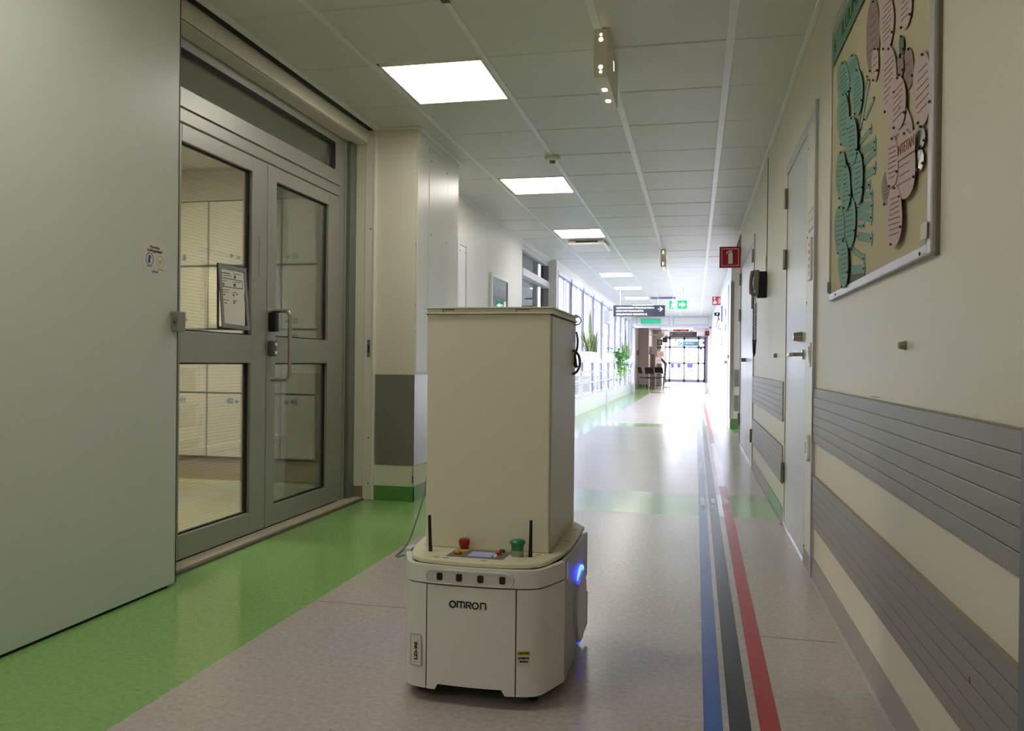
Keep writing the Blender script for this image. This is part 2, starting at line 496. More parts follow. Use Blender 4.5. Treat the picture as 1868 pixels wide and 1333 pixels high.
# jamb post, cream, with the strike plate
post = struct('trim_6', MB().box(-2.332, -2.252, 5.548, 5.585, 0.003, 2.665).box(-2.270, -2.255, 5.542, 5.55, 0.003, 2.655), STRIP, bevel=0.003)
obj('strike_plate', MB().box(-2.305, -2.281, 5.545, 5.549, 1.03, 1.155), STEEL, post)
obj('strike_slot', MB().box(-2.297, -2.288, 5.5435, 5.5455, 1.06, 1.12), BLACK, post)
sc_ = MB()
for z in (0.12, 1.95, 0.45): sc_.cyl((-2.288, 5.549, z), (0, -1, 0), 0.005, 0.003, 8)
obj('screw', sc_, DARK, post)
struct('baseboard_brown', MB().box(-2.44, -2.333, 5.543, 5.552, 0.0, 0.10), BROWNS)
# column cladding
struct('trim_7', MB().box(-2.250, -1.953, 5.571, 5.575, 0.256, 0.906).box(-1.955, -1.952, 5.571, 6.62, 0.256, 0.906), STEEL)
struct('baseboard_column', MB().box(-2.252, -1.949, 5.569, 5.575, 0, 0.107).box(-1.955, -1.949, 5.569, 6.62, 0, 0.107), GREENS)
GLOSSW = mat('white_enamelled_panel', (226, 225, 222), 0.36, 0.0, var=0.02)
cp = struct('trim_8', MB().box(-1.955, -1.951, 5.60, 5.845, 0.93, 2.655).box(-1.955, -1.951, 6.32, 6.62, 0.93, 2.655).box(-1.955, -1.951, 5.845, 6.32, 2.60, 2.655), GLOSSW)
ap = root('access_panel', (-1.95, 6.08, 0.93), 'narrow glossy white screwed access panel on the white column', 'access panel')
obj('panel', MB().box(-1.954, -1.948, 5.853, 6.31, 0.935, 2.592), GLOSSW, ap, bevel=0.0015)
for y in (5.885, 6.28):
    for z in (2.50, 1.95, 1.35): obj('screw', MB().cyl((-1.948, y, z), (1, 0, 0), 0.006, 0.002, 8), DARK, ap)
# peeling paint chips along the column corner
pc = MB()
for k in range(26):
    z = random.uniform(0.11, 0.255) if k < 18 else random.uniform(1.2, 1.9)
    a = random.uniform(0.001, 0.004); b = random.uniform(0.002, 0.012)
    if k < 18: pc.box(-1.961 - a * 1.5, -1.9545, 5.5738, 5.5762, z, z + b)
    elif k < 22: pc.box(-1.958, -1.9545, 5.5738, 5.5762, z, z + b)
obj('paint_chip', pc, mat('chipped_plaster', (120, 122, 104), 0.8), col_)

# ------------------------------------------------------------------ skirtings right
def skirt(x, y0, y1, green=()):
    m = MB(); m.box(x - 0.006, x, y0, y1, 0.0, 0.104); return m


b1 = struct('baseboard_right', MB().box(XR - 0.006, XR, -2.6, 4.075, 0.002, 0.104).box(XR - 0.006, XR, 6.52, 8.29, 0.002, 0.104).box(XR - 0.006, XR, 5.45, 5.585, 0.002, 0.104), SKIRT)
obj('green_section', MB().box(XR - 0.0065, XR, 5.585, 6.52, 0.002, 0.104), GREENS, b1)
jj = MB()
for a, b in ((-2.6, 4.08), (5.45, 8.29)): jj.box(XR - 0.016, XR - 0.006, a, b, 0, 0.006)
obj('weld_line', jj, JOINT, b1)
struct('baseboard_niche', MB().box(0.545, 1.28, 13.292, 13.3, 0, 0.16), GREENS)

# ------------------------------------------------------------------ bumper rails (grooved, six slats each)
def rail(n, y0, y1, z0, z1, x=XR, slats=6):
    r = struct('trim_%d' % n, MB().box(x - 0.006, x, y0, y1, z0, z1), RAILM)
    h = (z1 - z0)
    for k in range(slats):
        a = z0 + h * k / slats + 0.0009; b = z0 + h * (k + 1) / slats - 0.0009
        m = MB().poly_xz([(x - 0.006, a), (x - 0.006, b), (x - 0.0088, b), (x - 0.0096, b - 0.002), (x - 0.0098, (a + b) / 2), (x - 0.0096, a + 0.002), (x - 0.0088, a)], y0, y1)
        obj('slat', m, RAILM, r)
    obj('cap_strip', MB().box(x - 0.012, x - 0.0002, y0, y1, z1, z1 + 0.0022), mat('rail_top_edge', (150, 138, 118), 0.5), r)
    return r


rail(9, 1.55, 4.07, 0.643, 0.896)
rail(10, 1.55, 4.07, 0.250, 0.488)
rail(11, 5.46, 8.22, 0.643, 0.896)
rail(12, 5.46, 8.22, 0.250, 0.488)
struct('trim_13', MB().box(XR - 0.012, XR, 1.49, 1.549, 0.0, 0.90), mat('blue_grey_edge', (120, 124, 134), 0.4, 0.3), bevel=0.003)
# niche end face
struct('trim_14', MB().box(0.532, 0.583, 13.288, 13.3, 0.16, 2.31).box(0.529, 0.535, 13.288, 13.33, 0.16, 2.31), STEEL)
struct('trim_15', MB().box(0.602, 1.28, 13.288, 13.3, 0.665, 0.925), mat('grey_bumper_plain', (140, 140, 132), 0.5))
struct('trim_16', MB().box(0.602, 1.28, 13.288, 13.3, 0.285, 0.53), MATS['grey_bumper_plain'])

# ================================================================== SLIDING PANEL (left foreground)
sp = root('sliding_panel', (-2.26, 1.2, 0.0), 'large pale grey sliding door panel filling the left foreground', 'sliding door')
obj('leaf', MB().box(-2.272, -2.235, -1.2, 3.224, 0.012, 2.655), PANELM, sp, bevel=0.002)
obj('edge_profile', MB().box(-2.275, -2.233, 3.224, 3.228, 0.012, 2.655), mat('dark_edge', (96, 92, 84), 0.5, 0.4), sp)
obj('bottom_guide', MB().box(-2.266, -2.242, -1.2, 3.18, 0.0, 0.012), DARK, sp)
st = root('hygiene_sticker', (-2.235, 3.065, 1.36), 'small whitish hand hygiene sticker on the grey sliding panel', 'sticker')
P4 = [at(a, b, X=-2.235) for a, b in ((261, 497), (303, 501), (302, 446), (260, 438))]
obj('sheet', MB().poly_yz([(p.y, p.z) for p in P4], -2.235, -2.2342), mat('sticker_sheet', (214, 210, 196), 0.5), st)
RY, UZ = (0, 1, 0), (0, 0, 1)
text('Muistitko', INK, st, (-2.2338, 3.063, 1.470), RY, UZ, width=0.062)
text('käsihygienian?', INK, st, (-2.2338, 3.063, 1.455), RY, UZ, width=0.098)
BLUEI = mat('sticker_blue', (70, 84, 150), 0.5); ORI = mat('sticker_orange', (206, 176, 128), 0.5)
obj('hand_icon', MB().ribbon(circ(3.030, 1.417, 0.024, 0.026, 24, closed=True), 0.003, (-2.2342, 0, 0), RY, UZ, (1, 0, 0), 0.0006)
    .poly_yz([(3.018, 1.405), (3.022, 1.428), (3.026, 1.434), (3.031, 1.436), (3.036, 1.432), (3.041, 1.425), (3.034, 1.418), (3.033, 1.400), (3.026, 1.400)], -2.2342, -2.2336), BLUEI, st)
obj('wash_icon', MB().ribbon(circ(3.100, 1.412, 0.023, 0.026, 24, closed=True), 0.003, (-2.2342, 0, 0), RY, UZ, (1, 0, 0), 0.0006)
    .poly_yz([(3.090, 1.42), (3.110, 1.42), (3.107, 1.40), (3.093, 1.40)], -2.2342, -2.2338), ORI, st)
for a in ((3.010, 3.045, 1.386, 1.3885), (3.083, 3.125, 1.378, 1.3805)): obj('caption_bar', MB().box(-2.2342, -2.2337, *a), mat('caption_ink', (110, 84, 84), 0.6), st)
text('orion', BLUEI, st, (-2.2338, 3.065, 1.3685), RY, UZ, width=0.038)
lk = root('lock_box', (-2.235, 3.2, 1.12), 'grey metal lock box with keyhole on the sliding panel edge', 'lock')
obj('case', MB().box(-2.2345, -2.195, 3.176, 3.228, 1.118, 1.208), mat('zinc_grey', (150, 150, 144), 0.4, 0.5), lk, bevel=0.005)
obj('key_cylinder', MB().prism(circ(-2.214, 1.165, 0.011, 0.020, 20), (0, 3.1762, 0), (1, 0, 0), UZ, (0, -1, 0), 0.004), HINGE, lk)
obj('keyhole', MB().prism(circ(-2.214, 1.160, 0.0035, 0.005, 10), (0, 3.1722, 0), (1, 0, 0), UZ, (0, -1, 0), 0.001), DARK, lk)

# ================================================================== GLASS DOUBLE DOOR AND FRAME
FR = struct('window_1', MB().box(XD - 0.04, XD + 0.02, 5.322, 5.45, 0.02, 2.558).box(XD - 0.04, XD + 0.02, 3.27, 3.40, 0.02, 2.558)
            .box(XD - 0.04, XD + 0.02, 3.40, 5.322, 2.50, 2.558).box(XD - 0.04, XD + 0.02, 3.40, 5.322, 2.145, 2.315), ALU, bevel=0.004)
obj('outer_frame', MB().box(XD - 0.05, XD + 0.05, 5.45, 5.552, 0.02, 2.558).box(XD - 0.05, XD + 0.045, 3.40, 5.45, 2.558, 2.64), mat('frame_grey', (128, 130, 122), 0.45, 0.4), FR, bevel=0.004)
obj('inner_moulding', MB().box(XD + 0.02, XD + 0.03, 5.40, 5.42, 0.02, 2.558).box(XD + 0.02, XD + 0.032, 3.40, 5.322, 2.215, 2.245), ALU, FR)
g = MB(); e = 0.009
g.box(XD - 0.01, XD + 0.0215, 3.40, 5.252, 2.482, 2.50).box(XD - 0.01, XD + 0.0215, 5.238, 5.252, 2.318, 2.49)
obj('gasket', g, RUBBER, FR)
obj('transom_fill', MB().box(XD - 0.04, XD + 0.02, 5.252, 5.322, 2.315, 2.50), ALU, FR)
obj('pane', MB().box(XD - 0.008, XD - 0.004, 3.40, 5.25, 2.31, 2.505), GLASSM, FR)
struct('trim_17', MB().box(XL - 0.12, XL, 3.24, 5.552, 2.556, 2.565), STRIP)


def glass_leaf(name, y0, y1, lab, sl, sr, glassm):
    """sl/sr: stile widths at low-y and high-y side"""
    d = root(name, (XD, y0, 0.02), lab, 'glass door')
    f = MB(); x0, x1 = XD - 0.03, XD + 0.025
    zb, zm0, zm1, zt, ztop = 0.145, 0.982, 1.138, 2.052, 2.135
    f.box(x0, x1, y0, y0 + sl, 0.028, ztop).box(x0, x1, y1 - sr, y1, 0.028, ztop)
    f.box(x0, x1, y0 + sl, y1 - sr, 0.028, zb).box(x0, x1, y0 + sl, y1 - sr, zm0, zm1).box(x0, x1, y0 + sl, y1 - sr, zt, ztop)
    obj('door_frame', f, ALU, d, bevel=0.003)
    gk = MB(); e = 0.014
    for za, zb_ in ((zb, zm0), (zm1, zt)):
        a, b = y0 + sl, y1 - sr
        gk.box(XD - .012, XD + .004, a, a + e * .6, za, zb_).box(XD - .012, XD + .004, b - e, b, za, zb_)
        gk.box(XD - .012, XD + .004, a, b, za, za + e * .5).box(XD - .012, XD + .004, a, b, zb_ - e * .5, zb_)
        obj('pane', MB().box(XD - 0.006, XD - 0.001, a + .002, b - .002, za + .002, zb_ - .002), glassm, d)
    obj('gasket', gk, RUBBER, d)
    return d


dl = glass_leaf('glass_door', 3.41, 4.335, 'left wired-glass aluminium door leaf, partly behind the sliding panel', 0.11, 0.165, WIREG)
obj('flush_bolt_plate', MB().box(XD + 0.025, XD + 0.028, 4.245, 4.275, 1.47, 1.70), ALU, dl, bevel=0.001)
dr = glass_leaf('glass_door', 4.343, 5.318, 'right aluminium glass door leaf with the long pull handle', 0.10, 0.165, GLASSM)
HX = XD + 0.025
ph = root('pull_handle', (HX, 4.42, 0.88), None)
ph_parent = dr
bpy.data.objects.remove(ph)
pts = []
for k in range(7):
    a = PI / 2 * k / 6; pts.append((HX + 0.115 - 0.03 + 0.03 * math.sin(a), 4.40, 1.288 - 0.03 + 0.03 * math.cos(a)))
top = [(HX, 4.40, 1.288)] + pts
bot = [(p[0], p[1], 0.885 + (1.288 - p[2])) for p in reversed(pts)] + [(HX, 4.40, 0.885)]
obj('pull_handle', MB().tube(top + bot, 0.0115, 12), CHROME, dr, smooth=True)
obj('lock_cover', MB().box(HX, HX + 0.045, 4.358, 4.398, 1.165, 1.278), BLACK, dr, bevel=0.004)
lp = obj('lock_body', MB().box(HX, HX + 0.035, 4.352, 4.40, 1.022, 1.112), mat('lock_grey', (110, 110, 106), 0.4, 0.5), dr, bevel=0.008)
obj('bright_insert', MB().box(HX + 0.035, HX + 0.038, 4.372, 4.392, 1.085, 1.10).box(HX + 0.035, HX + 0.038, 4.372, 4.392, 1.035, 1.052), mat('polished', (235, 236, 245), 0.12, 1.0), lp)
# threshold
th = struct('trim_18', MB().box(-2.47, -2.34, 3.24, 5.552, 0.0, 0.022), mat('worn_threshold', (190, 182, 158), 0.5, var=0.15, scale=6), bevel=0.004)
obj('dark_nosing', MB().box(-2.34, -2.322, 3.24, 5.56, 0.0, 0.012), mat('nosing_grey', (96, 90, 84), 0.5), th)
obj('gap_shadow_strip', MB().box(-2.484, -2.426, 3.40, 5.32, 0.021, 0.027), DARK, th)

# notice holder on the left leaf
nh = root('notice_holder', (XD + 0.03, 4.0, 1.17), 'tilted grey-framed document holder taped to the left glass door', 'document holder')
Xn = XD + 0.028
bk = [at(a, b, X=Xn) for a, b in ((397, 482), (448, 490), (448, 600), (397, 597.5))]
obj('back_plate', MB().ribbon([(p.y, p.z) for p in bk] + [(bk[0].y, bk[0].z)], 0.016, (Xn, 0, 0), RY, UZ, (1, 0, 0), 0.004), BLACK, nh)
fr4 = [at(a, b, X=Xn + 0.01) for a, b in ((400, 484), (446, 493), (453, 598.5), (407, 593))]
obj('frame', MB().ribbon([(p.y, p.z) for p in fr4] + [(fr4[0].y, fr4[0].z)], 0.022, (Xn + 0.008, 0, 0), RY, UZ, (1, 0, 0), 0.006), mat('holder_grey', (138, 138, 142), 0.4), nh)
pp = [at(a, b, X=Xn + 0.01) for a, b in ((401, 488), (444, 496), (447, 520), (445.5, 540), (447, 560), (447, 594), (408, 590))]
sh = obj('sheet', MB().poly_yz([(p.y, p.z) for p in pp], Xn + 0.0085, Xn + 0.010), PAPER, nh)
tl = MB()


def tline(m, x0, y0, x1, y1, wd, X_, t=0.0006):
    a, b = at(x0, y0, X=X_), at(x1, y1, X=X_)
    m.ribbon([(a.y, a.z), (b.y, b.z)], wd, (X_, 0, 0), RY, UZ, (1, 0, 0), t)


for (a, b, c, d, wd) in ((404, 497, 419, 499, .005), (405, 502, 422, 503.5, .003), (425, 499, 440, 501, .003), (427, 505, 430, 506, .016), (405, 506, 442, 513, .004),
                         (442, 513, 442.5, 527, .003), (405, 522, 443, 527, .004), (406, 511, 414, 512, .003), (425, 514, 439, 516, .003), (407, 518, 409, 518, .018), (426, 520, 430, 520, .016),
                         (406, 528, 418, 529, .003), (407, 532, 417, 533, .003), (408, 537, 410, 537, .008), (425, 533, 432, 534, .003), (425, 538, 427, 538, .014), (430, 537, 434, 537, .004),
                         (408, 546, 417, 548, .003), (425, 548, 432, 549, .003), (426, 552, 428, 552, .014), (409, 552, 414, 553, .004)):
    tline(tl, a, b, c, d, wd, Xn + 0.0102)
obj('print', tl, mat('notice_print', (96, 94, 96), 0.7), sh)

# ================================================================== LOCKER ROOM
YL = 5.926
struct('wall_locker_room', MB().box(-5.2, -2.46, YL + 0.08, 6.12, 0, 2.56).box(-5.3, -5.2, 2.1, 6.12, 0, 2.56).box(-5.2, -2.42, 2.1, 2.2, 0, 2.56).box(-2.42, -2.40, 2.2, 3.24, 0, 2.56), mat('locker_room_wall', (178, 174, 158), 0.5))
struct('wall_locker_room_corner', MB().box(-2.88, -2.47, YL - 0.01, YL + 0.06, 0, 2.54), mat('brown_filler', (150, 136, 112), 0.4))
struct('wall_locker_room_top', MB().box(-5.2, -2.88, YL, YL + 0.06, 2.275, 2.54), MATS['locker_room_wall'])
LK = mat('locker_cream', (214, 210, 194), 0.4, var=0.02)
lkb = root('locker_bank', (-3.5, YL, 0), 'bank of square cream numbered lockers seen through the glass doors', 'locker')
obj('carcass', MB().box(-4.83, -2.885, YL + 0.012, YL + 0.055, 0.2, 2.274), mat('locker_gap_grey', (84, 82, 76), 0.6), lkb)
obj('plinth', MB().box(-5.2, -2.885, YL + 0.03, YL + 0.055, 0.0, 0.2), mat('locker_plinth', (160, 146, 124), 0.5), lkb)
obj('plinth_cove', MB().box(-5.2, -2.885, YL + 0.0, YL + 0.03, 0.0, 0.03), mat('pale_cove', (222, 216, 190), 0.4), lkb)
NUMC = mat('number_blue', (58, 108, 148), 0.5)
zr = [(1.757, 2.268), (1.247, 1.745), (0.737, 1.235), (0.222, 0.727)]
for ci, (x0, x1, n0, side) in enumerate(((-4.826, -4.503, 6, -1), (-4.496, -4.173, 7, -1), (-4.161, -3.838, 8, -1), (-3.829, -3.512, 9, 1), (-3.502, -3.192, 10, -1), (-3.182, -2.888, 11, -1))):
    for ri, (z0, z1) in enumerate(zr):
        d = obj('locker_door', MB().box(x0 + .002, x1 - .002, YL, YL + 0.014, z0 + .002, z1 - .002), LK, lkb, bevel=0.002)
        zz = z0 + 0.058 if ri < 2 else z1 - 0.062
        xk = (x0 + 0.052) if side < 0 else (x1 - 0.052); xn = xk + 0.062 * (1 if side < 0 else -1)
        obj('knob', MB().cyl((xk, YL, zz), (0, -1, 0), 0.015, 0.006, 14).cyl((xk, YL - 0.006, zz), (0, -1, 0), 0.009, 0.010, 12), CHROME, d, smooth=True)
        text(str(n0 + 11 * ri), NUMC, d, (xn, YL - 0.001, zz + 0.004), (1, 0, 0), UZ, height=0.048, name='number', bold=0.003)

# ================================================================== LEFT WALL, MIDDLE
pn = root('narrow_panel', (XL, 8.0, 0.5), 'tall narrow white screwed panel on the far left wall', 'access panel')
obj('frame', MB().box(XL, XL + 0.012, 7.84, 7.90, 0.3, 2.24).box(XL, XL + 0.012, 8.15, 8.19, 0.3, 2.24).box(XL, XL + 0.012, 7.90, 8.15, 2.18, 2.24), mat('frame_pale', (206, 206, 212), 0.4), pn, bevel=0.002)
obj('panel', MB().box(XL, XL + 0.006, 7.91, 8.14, 0.3, 2.175), GLOSSW, pn)
for y in (7.93, 8.125):
    for z in (2.12, 1.5): obj('screw', MB().cyl((XL + 0.006, y, z), (1, 0, 0), 0.008, 0.002, 8), DARK, pn)
pic = root('framed_picture', (XL, 9.6, 0.9), 'white-framed blue-grey sea print on the far left wall', 'picture')
obj('frame', MB().box(XL, XL + 0.03, 9.17, 9.215, 0.95, 2.04).box(XL, XL + 0.03, 9.995, 10.04, 0.95, 2.04).box(XL, XL + 0.03, 9.215, 9.995, 1.995, 2.04).box(XL, XL + 0.03, 9.215, 9.995, 0.95, 0.995), WHITEM, pic, bevel=0.003)
obj('mat_board', MB().box(XL + 0.001, XL + 0.012, 9.215, 9.995, 0.995, 1.995), mat('mat_board', (222, 222, 226), 0.6), pic)
obj('print', MB().box(XL + 0.012, XL + 0.013, 9.36, 9.88, 1.15, 1.88), mat('sea_print', (120, 138, 164), 0.4, var=0.2, scale=4, aniso=(1, 0.3, 3)), pic)
obj('pane', MB().box(XL + 0.018, XL + 0.020, 9.215, 9.995, 0.995, 1.995), GLASSM, pic)
# glazed partition with transom
gp = struct('window_2', MB().box(XL - 0.10, XL - 0.05, 10.98, 11.03, 0.0, 2.63).box(XL - 0.10, XL - 0.02, 10.98, 13.06, 2.56, 2.63).box(XL - 0.10, XL + 0.02, 10.98, 13.06, 2.20, 2.30), mat('pale_window_frame', (206, 206, 212), 0.35), bevel=0.003)
obj('pane', MB().box(XL - 0.08, XL - 0.075, 11.03, 13.02, 2.30, 2.56), GLASSM, gp)
obj('pane', MB().box(XL - 0.08, XL - 0.075, 11.03, 13.02, 0.08, 2.20), GLASSM, gp)
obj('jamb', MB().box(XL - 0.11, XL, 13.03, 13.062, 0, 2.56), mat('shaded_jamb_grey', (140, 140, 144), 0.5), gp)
obj('backing', MB().box(XL - 0.20, XL - 0.19, 10.9, 13.2, 0, 2.7), mat('blind_fabric', (204, 204, 216), 0.6), gp)

# ================================================================== RIGHT WALL DOOR (near)
d1 = root('door_1', (XR, 4.9, 0), 'tall pale grey hinged door in the right wall beside the notice board', None, None, 'structure')
obj('frame_top', MB().box(XR - 0.006, XR + 0.05, 4.07, 5.43, 2.195, 2.252), mat('lilac_grey_frame', (190, 188, 196), 0.35, 0.3), d1, bevel=0.002)
obj('leaf', MB().box(XR + 0.002, XR + 0.045, 4.47, 5.385, 0.012, 2.193), DOORM, d1, bevel=0.0015)
obj('gap', MB().box(XR + 0.012, XR + 0.13, 4.07, 5.44, 0.0, 2.25), DARK, d1)
obj('hinge_jamb', MB().box(XR - 0.004, XR + 0.03, 5.395, 5.44, 0.0, 2.25), STRIP, d1, bevel=0.002)
obj('lock_strip', MB().box(XR - 0.004, XR + 0.03, 4.10, 4.42, 0.08, 2.195), STRIP, d1, bevel=0.002)
obj('strip_skirting', MB().box(XR - 0.005, XR + 0.03, 4.10, 4.42, 0.0, 0.08), SKIRT, d1)
obj('edge_profile', MB().box(XR - 0.016, XR + 0.02, 4.075, 4.098, 0.0, 2.252), mat('edge_lilac', (196, 194, 202), 0.3, 0.4), d1, bevel=0.002)
for z in (0.27, 1.60, 1.98):
    h = obj('hinge', MB().cyl((XR - 0.014, 5.392, z), UZ, 0.012, 0.062, 10).cyl((XR - 0.014, 5.392, z + 0.064), UZ, 0.011, 0.062, 10), HINGE, d1, smooth=True)
for z in (2.13, 1.68, 1.35, 0.63, 0.12):
    for y in (4.13, 4.39):
        obj('screw', MB().cyl((XR - 0.004, y, z - (0.03 if y > 4.3 else 0)), (-1, 0, 0), 0.006, 0.002, 8), DARK, d1)
# deadbolt and lever
obj('deadbolt', MB().cyl((XR + 0.002, 4.62, 1.155), (-1, 0, 0), 0.028, 0.045, 16, 0.022), CHROME, d1, smooth=True)
hd = MB().cyl((XR + 0.002, 4.55, 1.06), (-1, 0, 0), 0.026, 0.008, 18)
hd.tube([(XR, 4.55, 1.06), (XR - 0.048, 4.55, 1.06), (XR - 0.056, 4.56, 1.06), (XR - 0.058, 4.58, 1.06), (XR - 0.058, 4.69, 1.058), (XR - 0.050, 4.715, 1.056)], [0.010, 0.010, 0.0105, 0.011, 0.011, 0.009], 12)
obj('lever_handle', hd, CHROME, d1, smooth=True)
sg = obj('name_plate', MB().box(XR - 0.007, XR - 0.004, 4.14, 4.335, 1.665, 1.765), mat('plate_grey', (160, 160, 170), 0.4), d1)
obj('plate_insert', MB().box(XR - 0.0075, XR - 0.007, 4.15, 4.325, 1.72, 1.757).box(XR - 0.0075, XR - 0.007, 4.15, 4.325, 1.675, 1.712), PAPER, sg)
ob = root('colour_code_strip', (XR - 0.004, 4.25, 1.42), 'narrow cream strip with coloured squares on the near door frame', 'label strip')
obj('body', MB().box(XR - 0.014, XR - 0.004, 4.20, 4.30, 1.42, 1.625), STRIP, ob, bevel=0.002)
for k, c in enumerate(((150, 150, 148), (150, 40, 60), (190, 130, 80), (60, 130, 150), (186, 160, 120))):
    obj('colour_square', MB().box(XR - 0.0150, XR - 0.014, 4.235, 4.265, 1.585 - k * 0.035, 1.603 - k * 0.035), mat('swatch_%d' % k, c, 0.5), ob)
lsw = root('light_switch', (XR - 0.004, 4.2, 1.0), 'white rocker light switch on the door frame beside the lever', 'switch')
obj('plate', MB().box(XR - 0.016, XR - 0.004, 4.16, 4.25, 0.995, 1.115), WHITEP, lsw, bevel=0.004)
obj('rocker', MB().poly_xz([(XR - 0.016, 1.015), (XR - 0.016, 1.095), (XR - 0.024, 1.09), (XR - 0.018, 1.02)], 4.175, 4.235), WHITEP, lsw)
sn = root('door_sensor', (XR - 0.004, 4.23, 0.53), 'white oval plastic door contact low on the near door frame', 'sensor')
obj('case', MB().prism(rrect(4.185, 4.285, 0.535, 0.665, 0.04), (XR - 0.004, 0, 0), RY, UZ, (-1, 0, 0), 0.016), WHITEP, sn, bevel=0.004)
obj('button', MB().prism(circ(4.25, 0.60, 0.014, 0.03, 14), (XR - 0.020, 0, 0), RY, UZ, (-1, 0, 0), 0.004), mat('clear_dome', (222, 224, 222), 0.2), sn)

# far double door on the right
d2 = root('door_2', (XR, 9.5, 0), 'pale double door farther down the right wall', None, None, 'structure')
obj('frame_top', MB().box(XR - 0.006, XR + 0.05, 8.29, 10.73, 2.215, 2.275), MATS['lilac_grey_frame'], d2)
obj('jamb', MB().box(XR - 0.010, XR + 0.02, 8.275, 8.315, 0.0, 2.27), MATS['edge_lilac'], d2)
obj('jamb', MB().box(XR - 0.010, XR + 0.02, 10.70, 10.735, 0.0, 2.27), MATS['edge_lilac'], d2)
obj('leaf', MB().box(XR + 0.002, XR + 0.04, 8.325, 9.50, 0.012, 2.212), DOORM, d2, bevel=0.0015)
obj('leaf', MB().box(XR + 0.002, XR + 0.04, 9.508, 10.692, 0.012, 2.212), DOORM, d2, bevel=0.0015)
obj('gap', MB().box(XR + 0.012, XR + 0.13, 8.30, 10.72, 0.0, 2.26), DARK, d2)
for z in (0.25, 1.55, 2.0):
    obj('hinge', MB().cyl((XR - 0.016, 8.32, z), UZ, 0.013, 0.13, 10), HINGE, d2, smooth=True)
    obj('hinge', MB().cyl((XR - 0.016, 10.70, z), UZ, 0.013, 0.15, 10), HINGE, d2, smooth=True)
obj('knob', MB().cyl((XR + 0.002, 9.62, 1.06), (-1, 0, 0), 0.022, 0.05, 14), HINGE, d2, smooth=True)

# ------------------------------------------------------------------ wall phone
ph = root('wall_phone', (XR, 6.9, 1.55), 'dark grey wall telephone with a coiled cord', 'telephone')
obj('bracket', MB().box(XR - 0.075, XR, 6.86, 6.96, 1.545, 1.755), BLACK, ph, bevel=0.006)
obj('body', MB().poly_xz([(XR - 0.065, 1.56), (XR - 0.060, 1.76), (XR - 0.075, 1.765), (XR - 0.100, 1.755), (XR - 0.105, 1.62), (XR - 0.085, 1.56)], 6.83, 7.0), mat('phone_grey', (128, 130, 126), 0.35), ph, bevel=0.006)
obj('handset', MB().tube([(XR - 0.085, 6.87, 1.755), (XR - 0.112, 6.87, 1.745), (XR - 0.122, 6.87, 1.70), (XR - 0.124, 6.87, 1.65), (XR - 0.118, 6.87, 1.585), (XR - 0.090, 6.87, 1.555)], [0.017, 0.020, 0.014, 0.013, 0.020, 0.017], 10), mat('handset_grey', (120, 122, 118), 0.3), ph, smooth=True)
kp = MB()
for k in range(4):
    for q in range(3): kp.box(XR - 0.108, XR - 0.104, 6.91 + q * 0.022, 6.925 + q * 0.022, 1.61 + k * 0.025, 1.625 + k * 0.025)
obj('keypad', kp, SIGNW, ph)


def coil(x0, y0, z0, z1, r, turns):
    P = []; n = turns * 8
    for k in range(n + 1):
        a = 2 * PI * k / 8; P.append((x0 + r * math.cos(a), y0 + r * math.sin(a), z0 + (z1 - z0) * k / n))
    return P


cm = MB().tube(coil(XR - 0.098, 6.9, 1.46, 1.20, 0.007, 20), 0.0028, 5)
cm.tube([(XR - 0.10, 6.88, 1.55), (XR - 0.102, 6.9, 1.46)], 0.003, 6)
cm.tube(coil(XR - 0.080, 6.9, 1.50, 1.20, 0.007, 24), 0.0028, 5).tube([(XR - 0.085, 6.9, 1.55), (XR - 0.08, 6.9, 1.50)], 0.003, 6)
cm.tube([(XR - 0.098, 6.9, 1.21), (XR - 0.094, 6.9, 1.10), (XR - 0.090, 6.9, 1.07), (XR - 0.086, 6.9, 1.10), (XR - 0.080, 6.9, 1.21)], 0.0075, 8)
obj('coiled_cord', cm, BLACK, ph, smooth=True)
wc = root('phone_cable', (XR, 6.85, 1.75), 'thin grey cable running up the wall above the telephone', 'cable')
obj('wire', MB().tube([(XR - 0.005, 6.90, 1.75), (XR - 0.006, 6.86, 1.80), (XR - 0.004, 6.84, 2.0), (XR - 0.004, 6.85, 2.35), (XR - 0.004, 6.84, 2.655)], 0.0035, 6), mat('cable_grey', (150, 148, 138), 0.5), wc, smooth=True)
obj('tag', MB().box(XR - 0.012, XR - 0.006, 6.85, 6.875, 1.80, 1.87), mat('pink_tag', (206, 160, 176), 0.6), wc)
hk = tag(obj('wall_hook', MB().box(XR - 0.02, XR, 5.98, 6.02, 1.055, 1.085), HINGE, None, bevel=0.003), 'tiny metal hook on the wall below the telephone', 'hook')
kn = root('wall_stop', (XR, 2.39, 1.06), 'small grey door stop knob on the cream wall below the board', 'door stop')
obj('base', MB().cyl((XR, 2.39, 1.058), (-1, 0, 0), 0.013, 0.004, 14), HINGE, kn)
obj('stem', MB().cyl((XR - 0.004, 2.39, 1.058), (-1, 0, 0), 0.011, 0.014, 14, 0.009), mat('stop_grey', (150, 150, 120), 0.5), kn, smooth=True)
# scrapes in the paint above the bumper rail
scp = MB()
for a, b, c, d in ((1588, 723, 1604, 724.5), (1650, 746, 1668, 748), (1700, 752, 1716, 754)):
    p, q = at(a, b, X=XR), at(c, d, X=XR); scp.ribbon([(p.y, p.z), (q.y, q.z)], 0.002, (XR, 0, 0), RY, UZ, (-1, 0, 0), 0.0004)
p, q = at(1769, 1234, X=XR - 0.012), at(1770, 1247, X=XR - 0.012); scp.ribbon([(p.y, p.z), (q.y, q.z)], 0.002, (XR - 0.0118, 0, 0), RY, UZ, (-1, 0, 0), 0.0018)
obj('scrape', scp, mat('scraped_paint', (120, 100, 66), 0.7), wr)

